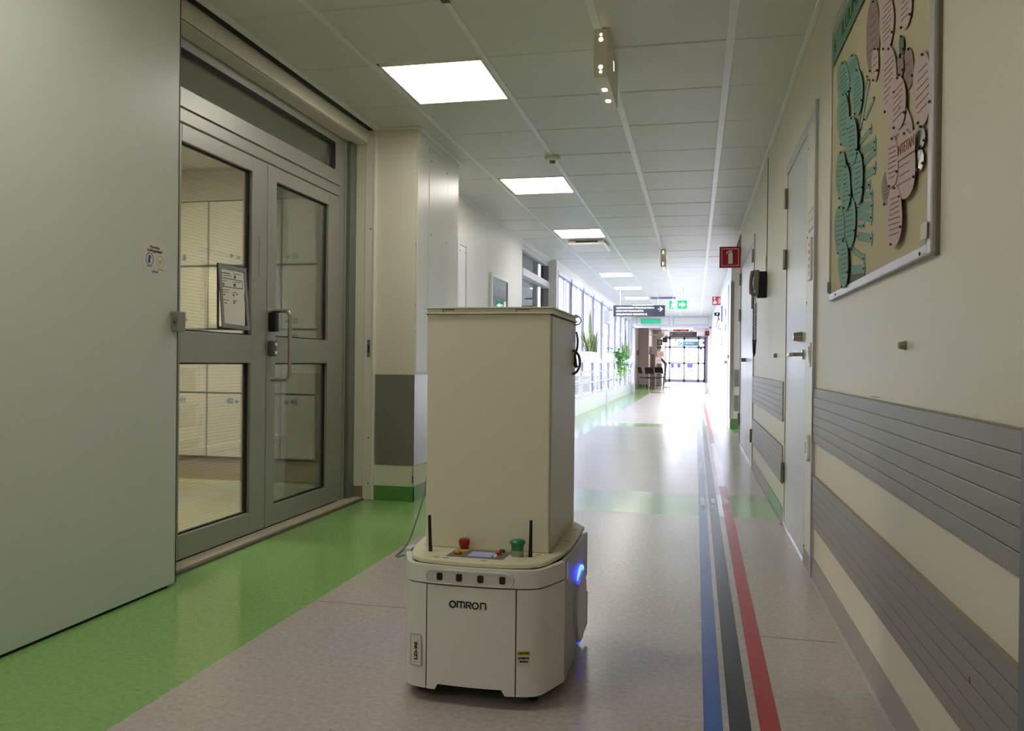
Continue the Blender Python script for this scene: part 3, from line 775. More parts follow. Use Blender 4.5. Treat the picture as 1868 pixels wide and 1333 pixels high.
# ================================================================== CEILING FIXTURES
sd = root('smoke_detector', (-1.146, 6.56, CZ), 'round white smoke detector on the ceiling between the two nearest lit lights', 'smoke detector')
obj('base', MB().lathe((-1.146, 6.56, CZ), [(0.058, 0.0), (0.062, -0.012), (0.060, -0.026), (0.048, -0.034)], 28), WHITEP, sd, smooth=True)
obj('sensor_head', MB().lathe((-1.146, 6.56, CZ - 0.034), [(0.024, 0.0), (0.023, -0.018), (0.018, -0.020)], 18), mat('detector_grey', (120, 120, 112), 0.5), sd, smooth=True)
WARMG = mat('lamp_glow', (255, 240, 210), 0.5, emit=(255, 240, 205), es=4.0)
BOXM = mat('cream_box_enamel', (224, 216, 196), 0.35)


def signal(x0, x1, y0, y1, zb, lab):
    t = root('signal_lamp', ((x0 + x1) / 2, y0, CZ), lab, 'signal lamp')
    obj('housing', MB().box(x0, x1, y0, y1, zb, CZ - 0.001), BOXM, t, bevel=0.004)
    xc = (x0 + x1) / 2 + 0.0
    for z, r in ((CZ - 0.030, 0.0065), (CZ - 0.054, 0.0105), (zb + 0.052, 0.0105), (zb + 0.028, 0.0075)):
        obj('light_opening', MB().cyl((xc, y0, z), (0, -1, 0), r, 0.0015, 16), WARMG, t)
    for y in (y0 + 0.19, y0 + 0.375):
        obj('light_opening', MB().prism(rrect(xc - 0.014, xc + 0.014, y - 0.024, y + 0.024, 0.010), (0, 0, zb), (1, 0, 0), RY, (0, 0, -1), 0.0015), WARMG, t)
    ys = y0 + 0.29
    for xx, sg_ in ((x1, 1), (x0, -1)): obj('light_slit', MB().ribbon([(ys - 0.016, 2.60), (ys - 0.002, 2.59), (ys - 0.004, 2.575), (ys + 0.012, 2.56)], 0.010, (xx, 0, 0), RY, UZ, (sg_, 0, 0), 0.0015), WARMG, t)
    return t


signal(-0.513, -0.441, 4.094, 4.63, 2.425, 'near cream box lamp with glowing holes hanging from the ceiling')
signal(-0.510, -0.434, 12.1, 12.64, 2.417, 'far cream box lamp with glowing holes, down the corridor ceiling')
vt = root('air_vent', (-1.45, 11.4, CZ), 'square white ceiling air vent hanging just beyond a lit ceiling light', 'air vent')
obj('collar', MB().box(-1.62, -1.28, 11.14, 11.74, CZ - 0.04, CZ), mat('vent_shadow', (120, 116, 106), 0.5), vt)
obj('diffuser_plate', MB().poly_xz([(-1.72, CZ - 0.040), (-1.20, CZ - 0.040), (-1.23, CZ - 0.062), (-1.69, CZ - 0.062)], 11.04, 11.84), WHITEP, vt, bevel=0.003)
obj('slot', MB().box(-1.60, -1.30, 11.032, 11.042, CZ - 0.034, CZ - 0.018), DARK, vt)
obj('bracket', MB().box(-1.70, -1.22, 11.05, 11.10, CZ - 0.040, CZ - 0.008), BOXM, vt)
cb = tag(obj('ceiling_track', MB().box(-1.10, -0.49, 20.7, 20.78, CZ - 0.045, CZ - 0.001), mat('track_blue_grey', (128, 138, 170), 0.4, 0.2), None, bevel=0.004), 'blue-grey metal bar on the ceiling above the exit sign', 'ceiling track')

# fire extinguisher flag sign
XU, = ((1, 0, 0),)
fs = root('extinguisher_sign', (0.42, 10.9, 2.38), 'red square sign with white extinguisher, sticking out from the right wall', 'sign')
x0, x1, z0, z1, y_ = 0.287, 0.550, 2.243, 2.512, 10.86
obj('board', MB().box(x0, x1, y_, y_ + 0.012, z0, z1), RED, fs)
cx_, cz_ = (x0 + x1) / 2, (z0 + z1) / 2
FY = (0, -1, 0)
obj('border', MB().ribbon([(x0 + .028, z0 + .028), (x1 - .028, z0 + .028), (x1 - .028, z1 - .028), (x0 + .028, z1 - .028), (x0 + .028, z0 + .028)], 0.006, (0, y_, 0), XU, UZ, FY, 0.0008), SIGNW, fs)
ic = MB().poly_xz([(cx_ - .022, z0 + .05), (cx_ + .032, z0 + .05), (cx_ + .032, cz_ + .045), (cx_ + .024, cz_ + .060), (cx_ - .014, cz_ + .060), (cx_ - .022, cz_ + .045)], y_ - 0.0008, y_)
ic.poly_xz([(cx_ - .004, cz_ + .060), (cx_ + .014, cz_ + .060), (cx_ + .014, cz_ + .078), (cx_ - .004, cz_ + .078)], y_ - 0.0008, y_)
ic.poly_xz([(cx_ - .005, cz_ + .072), (cx_ + .022, cz_ + .072), (cx_ + .026, cz_ + .088), (cx_ - .005, cz_ + .088)], y_ - 0.0008, y_)
ic.ribbon([(cx_ - .0, cz_ + .082), (cx_ - .022, cz_ + .078), (cx_ - .038, cz_ + .060), (cx_ - .046, cz_ + .044)], 0.012, (0, y_, 0), XU, UZ, FY, 0.0008)
obj('icon', ic, SIGNW, fs)

# fire hose / call point flag sign far right
f2 = root('fire_point_sign', (0.43, 18.9, 2.4), 'small far red sign with white hand and flames on the right', 'sign')
a, b = at(1299.5, 541, Y=18.9), at(1316, 556, Y=18.9); x0, x1, z1, z0, y_ = a.x, b.x, a.z, b.z, 18.9
obj('board', MB().box(x0, x1, y_, y_ + 0.012, z0, z1), mat('sign_bright_red', (206, 36, 64), 0.4), f2)
W, H = x1 - x0, z1 - z0
m = MB()
ux = lambda u: x0 + W * u
uz = lambda v: z0 + H * v
m.poly_xz([(ux(.10), uz(.14)), (ux(.46), uz(.14)), (ux(.50), uz(.40)), (ux(.34), uz(.46)), (ux(.30), uz(.74)), (ux(.22), uz(.74)), (ux(.22), uz(.42)), (ux(.10), uz(.40))], y_ - 0.0008, y_)
m.poly_xz(circ(ux(.24), uz(.84), W * .10, n=10), y_ - 0.0008, y_)
for k in range(4): m.ribbon([(ux(.60), uz(.16 + k * .18)), (ux(.75), uz(.20 + k * .18)), (ux(.90), uz(.36 + k * .18))], W * 0.07, (0, y_, 0), XU, UZ, FY, 0.0008)
obj('icon', m, SIGNW, f2)

# direction sign
ds = root('direction_sign', (-1.2, 18.4, 2.15), 'hanging dark grey direction sign with three lines of white text', 'sign')
a, b = at(1119, 557, Y=18.4), at(1213, 577, Y=18.4)
SX0, SX1, SZ1, SZ0 = a.x, b.x, a.z, b.z
obj('board', MB().box(SX0, SX1, 18.4, 18.43, SZ0, SZ1), mat('sign_slate', (66, 68, 82), 0.3), ds)
for x in (SX0 + .15, SX1 - .15): obj('hanger', MB().cyl((x, 18.415, SZ1), UZ, 0.004, CZ - SZ1, 8), WHITEM, ds)
SH = SZ1 - SZ0; SW = SX1 - SX0
for s_, v, wd in (('SISÄTAUTIEN POLIKLINIKKA', .77, .745), ('PÄIVYSTYSOSASTO', .49, .535), ('KIRURGIAN OSASTO 2', .19, .60)):
    text(s_, SIGNW, ds, (SX0 + SW * (.055 + wd / 2), 18.398, SZ0 + SH * v), XU, UZ, width=SW * wd, height=SH * .17, bold=0.004)
ax, az = SX1 - SW * .095, SZ0 + SH * .66
obj('arrow', MB().ribbon([(ax - SW * .045, az), (ax + SW * .035, az)], SH * .085, (0, 18.4, 0), XU, UZ, FY, 0.001)
    .ribbon([(ax - SW * .005, az + SH * .20), (ax + SW * .045, az), (ax - SW * .005, az - SH * .20)], SH * .085, (0, 18.4, 0), XU, UZ, FY, 0.001), SIGNW, ds)

# emergency exit sign (lit)
GRE = mat('exit_green', (20, 170, 100), 0.4, emit=(10, 190, 110), es=0.9)
EXW = mat('exit_white', (245, 250, 245), 0.4, emit=(245, 255, 250), es=1.6)
es = root('exit_sign', (-0.38, 18.0, 2.3), 'lit green exit sign with running man and right arrow', 'sign')
a, b = at(1221, 548, Y=18.0), at(1253, 563, Y=18.0); x0, x1, z1, z0, y_ = a.x, b.x, a.z, b.z, 18.0
obj('board', MB().box(x0, x1, y_, y_ + 0.03, z0, z1), GRE, es)
for x in (x0 + .08, x1 - .08): obj('hanger', MB().cyl((x, 18.015, z1), UZ, 0.005, CZ - z1, 8), WHITEM, es)
W, H = x1 - x0, z1 - z0
m = MB().poly_xz([(ux(.14), uz(.97)), (ux(.46), uz(.97)), (ux(.46), uz(.03)), (ux(.30), uz(.03)), (ux(.30), uz(.9)), (ux(.14), uz(.9))], y_ - 0.0008, y_)
m.poly_xz(circ(ux(.22), uz(.72), H * .09, n=12), y_ - .0009, y_)
m.ribbon([(ux(.24), uz(.60)), (ux(.21), uz(.36)), (ux(.11), uz(.14))], H * .13, (0, y_, 0), XU, UZ, FY, .0009).ribbon([(ux(.21), uz(.36)), (ux(.27), uz(.20)), (ux(.27), uz(.06))], H * .10, (0, y_, 0), XU, UZ, FY, .0009)
m.ribbon([(ux(.11), uz(.42)), (ux(.16), uz(.58)), (ux(.24), uz(.58)), (ux(.29), uz(.42))], H * .08, (0, y_, 0), XU, UZ, FY, .0009)
obj('running_man', m, EXW, es)
obj('arrow', MB().ribbon([(ux(.55), uz(.5)), (ux(.78), uz(.5))], H * .24, (0, y_, 0), XU, UZ, FY, .0009).poly_xz([(ux(.72), uz(.88)), (ux(.93), uz(.5)), (ux(.72), uz(.12))], y_ - .0009, y_), EXW, es)

# ================================================================== FLOOR TAPES
def tape(lab, name, c, xn0, xn1, xf0, xf1, fade=None):
    t = root('floor_tape', (xn0, 2.0, 0), lab, 'floor tape', 'coloured route tapes on the floor')
    ys = [0.3, 2.3, 6.55, 9.2, 9.35, 13.28, 29.0, 47.0]
    X = lambda y, a, b: a + (b - a) * min(1, max(0, (y - 2.3) / 4.25))
    segs = [(0.3, 13.27), (13.29, 47.0)] if not fade else [(0.3, fade[0]), (fade[1], 47.0)]
    for y0, y1 in segs:
        yy = [y0] + [y for y in ys if y0 < y < y1] + [y1]
        m = MB()
        for p_, q_ in zip(yy, yy[1:]): m.poly_xy([(X(p_, xn0, xf0), p_), (X(p_, xn1, xf1), p_), (X(q_, xn1, xf1), q_), (X(q_, xn0, xf0), q_)], 0.0001, 0.0009)
        obj('tape', m, c, t)
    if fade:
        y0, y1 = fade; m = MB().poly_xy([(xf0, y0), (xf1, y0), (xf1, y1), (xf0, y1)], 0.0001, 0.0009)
        obj('worn_sheen_tape', m, mat('worn_sheen_red_tape', (190, 140, 160), 0.2, var=0.12, scale=6), t)  # pink stretch: reflection sheen and some wear mixed into the colour
    xm = (xf0 + xf1) / 2
    ys_ = [(6.00, 6.36)] if 'red' not in lab else [(6.12, 6.33)]
    for a_, b_ in ys_: obj('sticker', MB().box(xm - .014, xm + .014, a_, b_, 0.0009, 0.0014), mat('tape_sticker', (206, 208, 220), 0.3), t)
    obj('tape_crease', MB().box(xf0 + .008, xf1 - .008, 5.86, 5.885, 0.0009, 0.0016).box(xf0 + .012, xf1 - .012, 5.95, 5.97, 0.0009, 0.0014), mat('crease', (206, 212, 232), 0.3), t)
    return t


tape('blue tape line along the floor, leftmost of the three', 'blue', mat('blue_tape', (38, 96, 178), 0.26, var=0.08, scale=5), .034, .086, .035, .089)
tape('black tape line along the floor between the blue and the red', 'black', mat('black_tape', (40, 42, 56), 0.26, var=0.15, scale=5), .103, .162, .110, .168)
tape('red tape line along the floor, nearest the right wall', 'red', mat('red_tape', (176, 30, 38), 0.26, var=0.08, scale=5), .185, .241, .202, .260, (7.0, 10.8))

# ================================================================== NOTICE BOARD
BX = XR - 0.016
bd = root('notice_board', (XR, 2.84, 1.27), 'large aluminium-framed cork notice board high on the right wall', 'notice board')
y0, y1, z0, z1 = 2.088, 3.60, 1.268, 2.40
obj('cork', MB().box(BX + .004, XR, y0 + .01, y1 - .01, z0 + .01, z1 - .01), mat('beige_cork', (206, 195, 162), 0.8, var=0.04, scale=60, bump=0.3, bscale=400), bd)
obj('frame', MB().box(BX - .003, XR, y0, y0 + .034, z0, z1).box(BX - .003, XR, y1 - .012, y1, z0, z1).box(BX - .003, XR, y0 + .034, y1 - .012, z0, z0 + .028).box(BX - .003, XR, y0 + .034, y1 - .012, z1 - .028, z1), mat('board_aluminium', (186, 184, 190), 0.35, 0.6), bd, bevel=0.003)
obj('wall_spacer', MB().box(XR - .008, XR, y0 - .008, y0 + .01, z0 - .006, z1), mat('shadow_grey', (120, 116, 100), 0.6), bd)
for a, b in ((1524, 537), (1678, 463)):
    p = at(a, b, X=BX - .006); obj('screw', MB().cyl((BX - .006, p.y, p.z), (-1, 0, 0), 0.005, 0.002, 8), INK, bd)
PIN = {'green': mat('teal_pin', (30, 66, 96), 0.3), 'pink': mat('maroon_pin', (84, 22, 48), 0.3)}
PAPC = {'green': mat('teal_green_paper', (130, 172, 160), 0.8, var=0.03), 'pink': mat('mauve_pink_paper', (208, 184, 184), 0.8, var=0.03), 'mauve': mat('dark_mauve_paper', (160, 136, 132), 0.8, var=0.03),
        'dkgreen': mat('dark_green_paper', (92, 122, 104), 0.8), 'foil': mat('crumpled_foil', (176, 180, 172), 0.25, 0.8, var=0.25, scale=30, bump=0.8, bscale=30)}
SCR = mat('felt_pen', (138, 106, 108), 0.8); SCRG = mat('felt_pen_green', (84, 112, 104), 0.8)
K = 408 / 938.0
crop = lambda X_, Y_: (1460 + X_ * K, Y_ * K)


def note(lab, cx__, cy__, rx, ry, col, layer, grp, lean=0.0, lines=7, sq=2.0):
    xb = BX + 0.0035 - 0.0022 * layer
    P = []
    for k in range(26):
        a = 2 * PI * k / 26; ca, sa = math.cos(a), math.sin(a)
        u = abs(ca) ** (2 / sq) * math.copysign(1, ca); v = abs(sa) ** (2 / sq) * math.copysign(1, sa)
        q = at(*crop(cx__ + rx * u * (1 + .05 * math.sin(3 * a + layer)) + lean * v * ry, cy__ + ry * v), X=xb); P.append((q.y, q.z))
    c = at(*crop(cx__, cy__), X=xb)
    t = root('paper_note', (xb, c.y, c.z), lab, 'paper note', grp)
    obj('sheet', MB().prism(P, (xb, 0, 0), RY, UZ, (-1, 0, 0), 0.0012), PAPC[col], t)
    if lines:
        m = MB(); rnd = random.Random(int(cx__ * 7 + cy__))
        for k in range(lines):
            f = (k + 1) / (lines + 1) * 1.5 - .75
            half = rx * math.sqrt(max(0.05, 1 - f * f)) * rnd.uniform(.45, .75); yy = cy__ + ry * f
            sl = 1.15 if yy < 500 else (0.55 if yy < 900 else .35)
            pts_ = []
            n_ = 6
            for i in range(n_ + 1):
                dx = -half + 2 * half * i / n_
                q = at(*crop(cx__ + dx + lean * f * ry, yy - dx * sl + rnd.uniform(-1.3, 1.3)), X=xb - .0012); pts_.append((q.y, q.z))
            m.ribbon(pts_, 0.0032, (xb - .0012, 0, 0), RY, UZ, (-1, 0, 0), 0.0004)
        obj('writing', m, SCRG if 'green' in col else SCR, t)
    for dx, dy in ((0, -.9), (.85, .35), (-.3, .92)):
        q = at(*crop(cx__ + dx * rx + lean * dy * ry, cy__ + dy * ry), X=xb - .0012)
        obj('pin', MB().cyl((xb - .0012, q.y, q.z), (-1, 0, 0), 0.0036, 0.005, 8), PIN['green' if 'green' in col else 'pink'], t, smooth=True)
    return t


G = 'green paper notes on the board'
for i, (a, b, c, d, ly) in enumerate(((220, 300, 26, 75, 1), (180, 350, 26, 95, 2), (238, 385, 24, 100, 3), (180, 500, 25, 115, 4), (215, 590, 25, 105, 5), (172, 735, 22, 105, 5), (240, 745, 23, 115, 4), (190, 785, 21, 95, 6), (205, 925, 27, 115, 3), (165, 965, 21, 105, 4), (181, 1105, 21, 105, 5))):
    nm = ('top', 'upper left', 'upper right', 'second left', 'second right', 'middle left', 'middle right', 'middle centre', 'lower right', 'lower left', 'bottom')[i]
    note('green oval paper note, the %s one of the green cluster on the board' % nm, a, b, c, d, 'green', ly, G)
for i, (a, b, c, d, cl, ly, ln, nm) in enumerate(((305, 150, 28, 160, 'mauve', 1, 6, 'tall dark mauve paper note at the upper left of the pink cluster'), (362, 90, 30, 125, 'pink', 2, 8, 'pink oval paper note at the top middle of the pink cluster'),
        (437, 25, 30, 98, 'pink', 2, 5, 'pink oval paper note at the very top right of the board'), (314, 270, 14, 72, 'pink', 2, 3, 'slim pink paper note beside the green strips'), (370, 335, 33, 145, 'pink', 3, 8, 'long pink paper note in the upper middle of the pink cluster'),
        (455, 285, 21, 88, 'mauve', 1, 2, 'dark mauve paper note under the small green-grey slip'), (512, 370, 41, 158, 'pink', 2, 6, 'large pink oval paper note nearest the right edge of the board'), (408, 430, 36, 115, 'pink', 4, 6, 'pink paper note in the centre of the pink cluster'),
        (420, 560, 50, 125, 'pink', 2, 5, 'broad pink paper note below the centre of the cluster'), (436, 690, 50, 145, 'pink', 5, 5, 'broad pink paper note with brown lettering'), (385, 680, 26, 110, 'pink', 6, 7, 'narrow pink paper note left of the brown lettering'),
        (361, 790, 18, 72, 'mauve', 4, 6, 'small dark mauve paper note low on the left of the pink cluster'), (394, 905, 34, 130, 'pink', 6, 8, 'pink paper note forming the bottom tip of the pink cluster'))):
    note(nm, a, b, c, d, cl, ly, 'pink paper notes on the board', lines=ln, lean=-.02)
note('tiny green-grey paper slip between the pink notes', 425, 190, 10, 42, 'dkgreen', 2, None, lines=0)
note('tiny brownish paper slip under the green-grey slip', 421, 277, 13, 42, 'mauve', 3, None, lines=1)
note('upper crumpled foil disc beside the large pink note', 507, 572, 18, 46, 'foil', 3, 'foil discs on the board', lines=0)
note('lower crumpled foil disc beside the large pink note', 500, 666, 19, 50, 'foil', 3, 'foil discs on the board', lines=0)
BR = mat('brown_lettering', (150, 92, 78), 0.8)
nt = root('lettering_slip', (BX, 2.6, 1.65), 'pale strip with brown capital letters across the pink notes', 'paper note')
p, q = at(*crop(405, 640), X=BX - .0125), at(*crop(480, 585), X=BX - .0125)
obj('slip', MB().ribbon([(p.y, p.z), (q.y, q.z)], 0.05, (BX - .0115, 0, 0), RY, UZ, (-1, 0, 0), .0006), PAPC['pink'], nt)
text('INTETAN', BR, nt, (BX - .0128, (p.y + q.y) / 2, (p.z + q.z) / 2), (0, q.y - p.y, q.z - p.z), (0, -(q.z - p.z), q.y - p.y) if q.y < p.y and False else (0, (q.z - p.z), -(q.y - p.y)) if q.y < p.y else (0, -(q.z - p.z), q.y - p.y), width=abs((q - p).length) * .9, height=0.026)
# strips
strips = ((240, 570, 283, 320, .010), (255, 545, 292, 335, .010), (272, 500, 312, 410, .014), (245, 605, 298, 540, .020), (252, 640, 315, 595, .026), (262, 690, 316, 630, .024), (262, 745, 315, 705, .028), (258, 782, 292, 775, .022), (268, 822, 302, 812, .022),
          (245, 870, 302, 862, .030), (240, 905, 300, 912, .028), (250, 948, 268, 946, .014), (242, 990, 300, 1000, .028), (220, 1048, 268, 1085, .022), (215, 1128, 270, 1125, .024), (200, 1172, 270, 1165, .034))
ordn = ('first', 'second', 'third', 'fourth', 'fifth', 'sixth', 'seventh', 'eighth', 'ninth', 'tenth', 'eleventh', 'twelfth', 'thirteenth', 'fourteenth', 'fifteenth', 'sixteenth')
for i, (a, b, c, d, wd) in enumerate(strips):
    X_ = BX + .003; p, q = at(*crop(a, b), X=X_), at(*crop(c, d), X=X_)
    t = root('paper_strip', (X_, p.y, p.z), ('lowest and darkest green paper strip of the row on the board' if i == 15 else 'green paper strip beside the green notes, %s from the top' % ordn[i]), 'paper strip', 'green paper strips on the board')
    m = MB().ribbon([(p.y, p.z), (q.y, q.z)], wd, (X_, 0, 0), RY, UZ, (-1, 0, 0), .0015)
    if 2 < i < 15:
        d_ = Vector((q.y - p.y, q.z - p.z)).normalized(); n_ = Vector((-d_.y, d_.x)); e_ = Vector((q.y, q.z))
        m.prism([tuple(e_ - n_ * wd * .85), tuple(e_ + d_ * wd * .6), tuple(e_ + n_ * wd * .85)], (X_, 0, 0), RY, UZ, (-1, 0, 0), .0015)
    obj('strip', m, PAPC['dkgreen' if i == 15 else 'green'], t)
    for s_ in (p, q): obj('pin', MB().cyl((X_ - .0015, s_.y, s_.z), (-1, 0, 0), 0.003, 0.004, 8), PIN['green'], t, smooth=True)
# banner
bn = root('paper_banner', (BX, 3.55, 2.3), 'long green paper banner lettered along the top of the board', 'banner')
X_ = BX - .001
yA, yB = 3.575, 2.15
za, zb_ = 2.222, 2.345
obj('sheet', MB().poly_yz([(yB, za), (yA, za), (yA, zb_), (yB, zb_)], X_ - .0015, X_), mat('banner_green', (104, 146, 124), 0.8, var=0.05), bn)
text('6', INK, bn, (X_ - .0018, 3.50, 2.28), (0, -1, 0), UZ, height=.05, width=.035)
text('ILUUMISEN MAA', mat('banner_pen', (30, 54, 44), 0.8), bn, (X_ - .0018, 2.98, 2.283), (0, -1, 0), UZ, width=.74, height=.055)
bt = tag(obj('corner_label', MB().box(BX - .008, BX - .006, 2.105, 2.16, 1.305, 1.345), PAPER), 'tiny white label in the lower right corner of the board', 'label')
bt = tag(obj('corner_tape', MB().box(BX - .008, BX - .006, 3.575, 3.60, 1.30, 1.345), PAPC['dkgreen']), 'tiny green tape at the lower left corner of the board', 'label')

# ================================================================== MOBILE ROBOT
C0 = -0.628
RW = mat('robot_white', (222, 221, 219), 0.34, coat=0.15)
RG = mat('robot_side_grey', (150, 149, 150), 0.36, 0.2)
RC = mat('cabinet_cream', (224, 219, 200), 0.42, var=0.015, scale=3)
RCD = mat('deck_cream', (216, 210, 184), 0.5, var=0.04, scale=12)
SEAM = mat('seam_dark', (70, 68, 66), 0.7)
rb = root('mobile_robot', (C0, 2.65, 0), 'white wheeled transport robot carrying a tall cream cabinet in the corridor', 'robot')
half = [(0.0, 2.296), (0.07, 2.2985), (0.134, 2.304), (0.165, 2.311), (0.188, 2.320), (0.202, 2.334), (0.212, 2.352), (0.248, 2.440), (0.252, 2.456)]


def shell(pts, t=0.012):
    """ribbon of wall thickness t following outline pts (inner side towards the body centre)"""
    inn = []
    for x, y in pts:
        v = Vector((0 - x, 2.65 - y)).normalized() * t * 1.3; inn.append((x + v.x, y + v.y))
    return [(C0 + x, y) for x, y in pts] + [(C0 + x, y) for x, y in reversed(inn)]


for s in (1, -1):
    pts = [(s * x, y) for x, y in half if x >= 0.134]
    pts[0] = (s * 0.1365, 2.3045)
    P = shell(pts, .014)
    obj('corner_shell', MB().poly_xy(P, 0.041, 0.3475), RW, rb, smooth=True)
    # sharp lower pieces stay one shell; upper band half
pts = [(-x, y) for x, y in reversed(half)] + half[1:]
# upper band with sensor recess
obj('upper_band', MB().poly_xy(shell(pts, .014), 0.3515, 0.403), RW, rb, smooth=True)
obj('band_seam', MB().poly_xy(shell([(x * .985, y + .003) for x, y in pts], .01), 0.343, 0.355), SEAM, rb)
# centre panel, notched at the bottom
nb = 14
cpn = [(x, y) for x, y in half if x <= .134]
front = [(-x, y) for x, y in reversed(cpn)] + cpn[1:]
xs = [-.1325, -.107, -.098, -.05, 0, .05, .094, .104, .1325]
zb2 = [.041, .041, .058, .058, .058, .058, .058, .041, .041]
yf = lambda x: 2.296 + 0.008 * (abs(x) / .134) ** 1.7
m = MB(); V = []
for x, z in zip(xs, zb2): V += [(C0 + x, yf(x), z), (C0 + x, yf(x), .3475), (C0 + x, yf(x) + .012, z), (C0 + x, yf(x) + .012, .3475)]
F_ = []
for i in range(len(xs) - 1):
    a, b = i * 4, i * 4 + 4
    F_ += [(a, b, b + 1, a + 1), (a + 2, a + 3, b + 3, b + 2), (a + 1, b + 1, b + 3, a + 3), (a, a + 2, b + 2, b)]
F_ += [(0, 1, 3, 2), (len(V) - 4, len(V) - 2, len(V) - 1, len(V) - 3)]
m._add(V, F_)
obj('centre_panel', m, RW, rb, smooth=True)
obj('panel_seam', MB().box(C0 - .138, C0 - .131, 2.306, 2.315, .045, .35).box(C0 + .131, C0 + .138, 2.306, 2.315, .045, .35), SEAM, rb)
# sensor recess and four sensors
yb_ = 2.2955
rec = obj('sensor_recess', MB().ribbon([(a, b) for a, b in rrect(C0 - .135, C0 + .125, .3555, .3935, .0188, 6)] + [rrect(C0 - .135, C0 + .125, .3555, .3935, .0188, 6)[0]], .0035, (0, yb_ + .0045, 0), XU, UZ, FY, .0065), RW, rb, smooth=True)
obj('recess_floor', MB().prism(rrect(C0 - .134, C0 + .124, .356, .393, .018, 6), (0, yb_ + .006, 0), XU, UZ, FY, .006), mat('recess_white', (200, 198, 194), 0.4), rb)
for x in (-.093, -.034, .030, .095):
    obj('sonar_window', MB().prism(rrect(C0 + x - .0092, C0 + x + .0092, .3635, .3855, .005, 4), (0, yb_ + .001, 0), XU, UZ, FY, .003 if abs(x) < .05 else .002), mat('sonar_black', (16, 20, 14), 0.25), rb, bevel=.0008)
# side panels, laser slot, wheel covers, light rings
RING = mat('blue_led_ring', (30, 60, 255), 0.4, emit=(26, 44, 255), es=30.0)
for s in (1, -1):
    X0 = C0 + s * .2515; X1 = C0 + s * .238
    prof = [(2.459, .034), (3.015, .040), (3.018, .165), (2.90, .176), (2.90, .222), (2.995, .230), (2.990, .385), (2.932, .396), (2.459, .405)]
    sp_ = obj('side_panel', MB().poly_yz(prof, X0, X1), RG, rb, bevel=.003)
    obj('side_seam', MB().box(C0 + s * .236, C0 + s * .249, 2.454, 2.460, .036, .402), SEAM, rb)
    yc, zc = 2.79, .176
    wc_ = obj('wheel_cover', MB().cyl((X0, yc, zc), (s, 0, 0), .122, .010, 48, .117), mat('wheel_cover_grey', (186, 185, 184), 0.36), rb, smooth=True)
    obj('light_ring', MB().tube([(X0 + s * .003, yc + .1285 * math.cos(a), zc + .1285 * math.sin(a)) for a in [PI * k / 24 for k in range(7, 18)]], [.0012, .003, .0045, .0058, .0066, .0068, .0066, .0058, .0045, .003, .0012], 8), RING, rb, smooth=True)
    obj('light_ring', MB().tube([(X0 + s * .001, yc + .1265 * math.cos(a), zc + .1265 * math.sin(a)) for a in [PI + PI * k / 24 for k in range(9, 16)]], [.001, .0025, .0035, .0038, .0035, .0025, .001], 8), mat('blue_led_dim', (60, 80, 220), .4, emit=(40, 60, 255), es=2.5), rb, smooth=True)
    obj('release_tab', MB().poly_yz([(2.475, .345), (2.50, .335), (2.51, .37), (2.50, .398), (2.475, .396)], X0, X0 + s * .002), WHITEP, rb)
# front end (facing away)
obj('far_shell', MB().poly_xy([(C0 - .235, 3.0), (C0 + .235, 3.0), (C0 + .20, 3.06), (C0 + .1, 3.085), (C0 - .1, 3.085), (C0 - .20, 3.06)], .045, .165)
    .poly_xy([(C0 - .235, 2.98), (C0 + .235, 2.98), (C0 + .20, 3.045), (C0 + .1, 3.07), (C0 - .1, 3.07), (C0 - .20, 3.045)], .23, .39), RW, rb, bevel=.004)
obj('chassis', MB().box(C0 - .232, C0 + .232, 2.47, 2.985, .055, .40).box(C0 - .19, C0 + .19, 2.325, 2.47, .062, .40), BLACK, rb)
for x in (-.17, .17):
    for y in (2.40, 2.94):
        c_ = obj('caster', MB().cyl((C0 + x - .012, y, .030), (1, 0, 0), .030, .024, 18), RUBBER, rb, smooth=True)
        obj('caster_fork', MB().box(C0 + x - .02, C0 + x + .02, y - .02, y + .02, .048, .068), BLACK, c_)
for s in (1, -1): obj('drive_wheel', MB().cyl((C0 + s * .20, 2.70, .075), (s, 0, 0), .075, .03, 28), RUBBER, rb, smooth=True)
# deck
dh = [(0.0, 2.308), (0.11, 2.316), (0.165, 2.330), (0.195, 2.352), (0.214, 2.395), (0.236, 2.480), (0.248, 2.60), (0.248, 2.925), (0.198, 3.015), (0.0, 3.03)]
dk = [(C0 - x, y) for x, y in dh] + [(C0 + x, y) for x, y in reversed(dh[:-1])][:-1]
obj('deck', MB().poly_xy(dk, .4035, .4185), RCD, rb, bevel=.005, seg=3)
# control panel on the deck
DZ = .4185
cpl = obj('control_panel', MB().poly_xy([(C0 - .094, 2.362), (C0 + .079, 2.360), (C0 + .088, 2.458), (C0 - .088, 2.460)], DZ, DZ + .002), mat('control_grey', (112, 112, 110), 0.45), rb)
obj('screen', MB().poly_xy([(C0 - .032, 2.372), (C0 + .040, 2.371), (C0 + .042, 2.430), (C0 - .031, 2.431)], DZ + .002, DZ + .003), mat('lcd_screen', (150, 150, 190), 0.2, emit=(130, 130, 190), es=.22), cpl)
REDB = mat('red_button', (150, 26, 26), 0.35); YEL = mat('yellow_plastic', (206, 180, 40), 0.4); ORA = mat('orange_button', (216, 136, 20), 0.35)
GRB = mat('green_button', (20, 128, 84), 0.35)
eb = obj('emergency_stop_button', MB().lathe((C0 - .060, 2.440, DZ + .008), [(.0135, 0), (.0135, .006), (.0150, .008), (.0175, .020), (.0172, .026), (.0150, .030), (.004, .0305)], 24), REDB, rb, smooth=True)
obj('yellow_collar', MB().lathe((C0 - .060, 2.440, DZ + .001), [(.022, 0), (.022, .004), (.018, .007)], 24), YEL, eb, smooth=True)
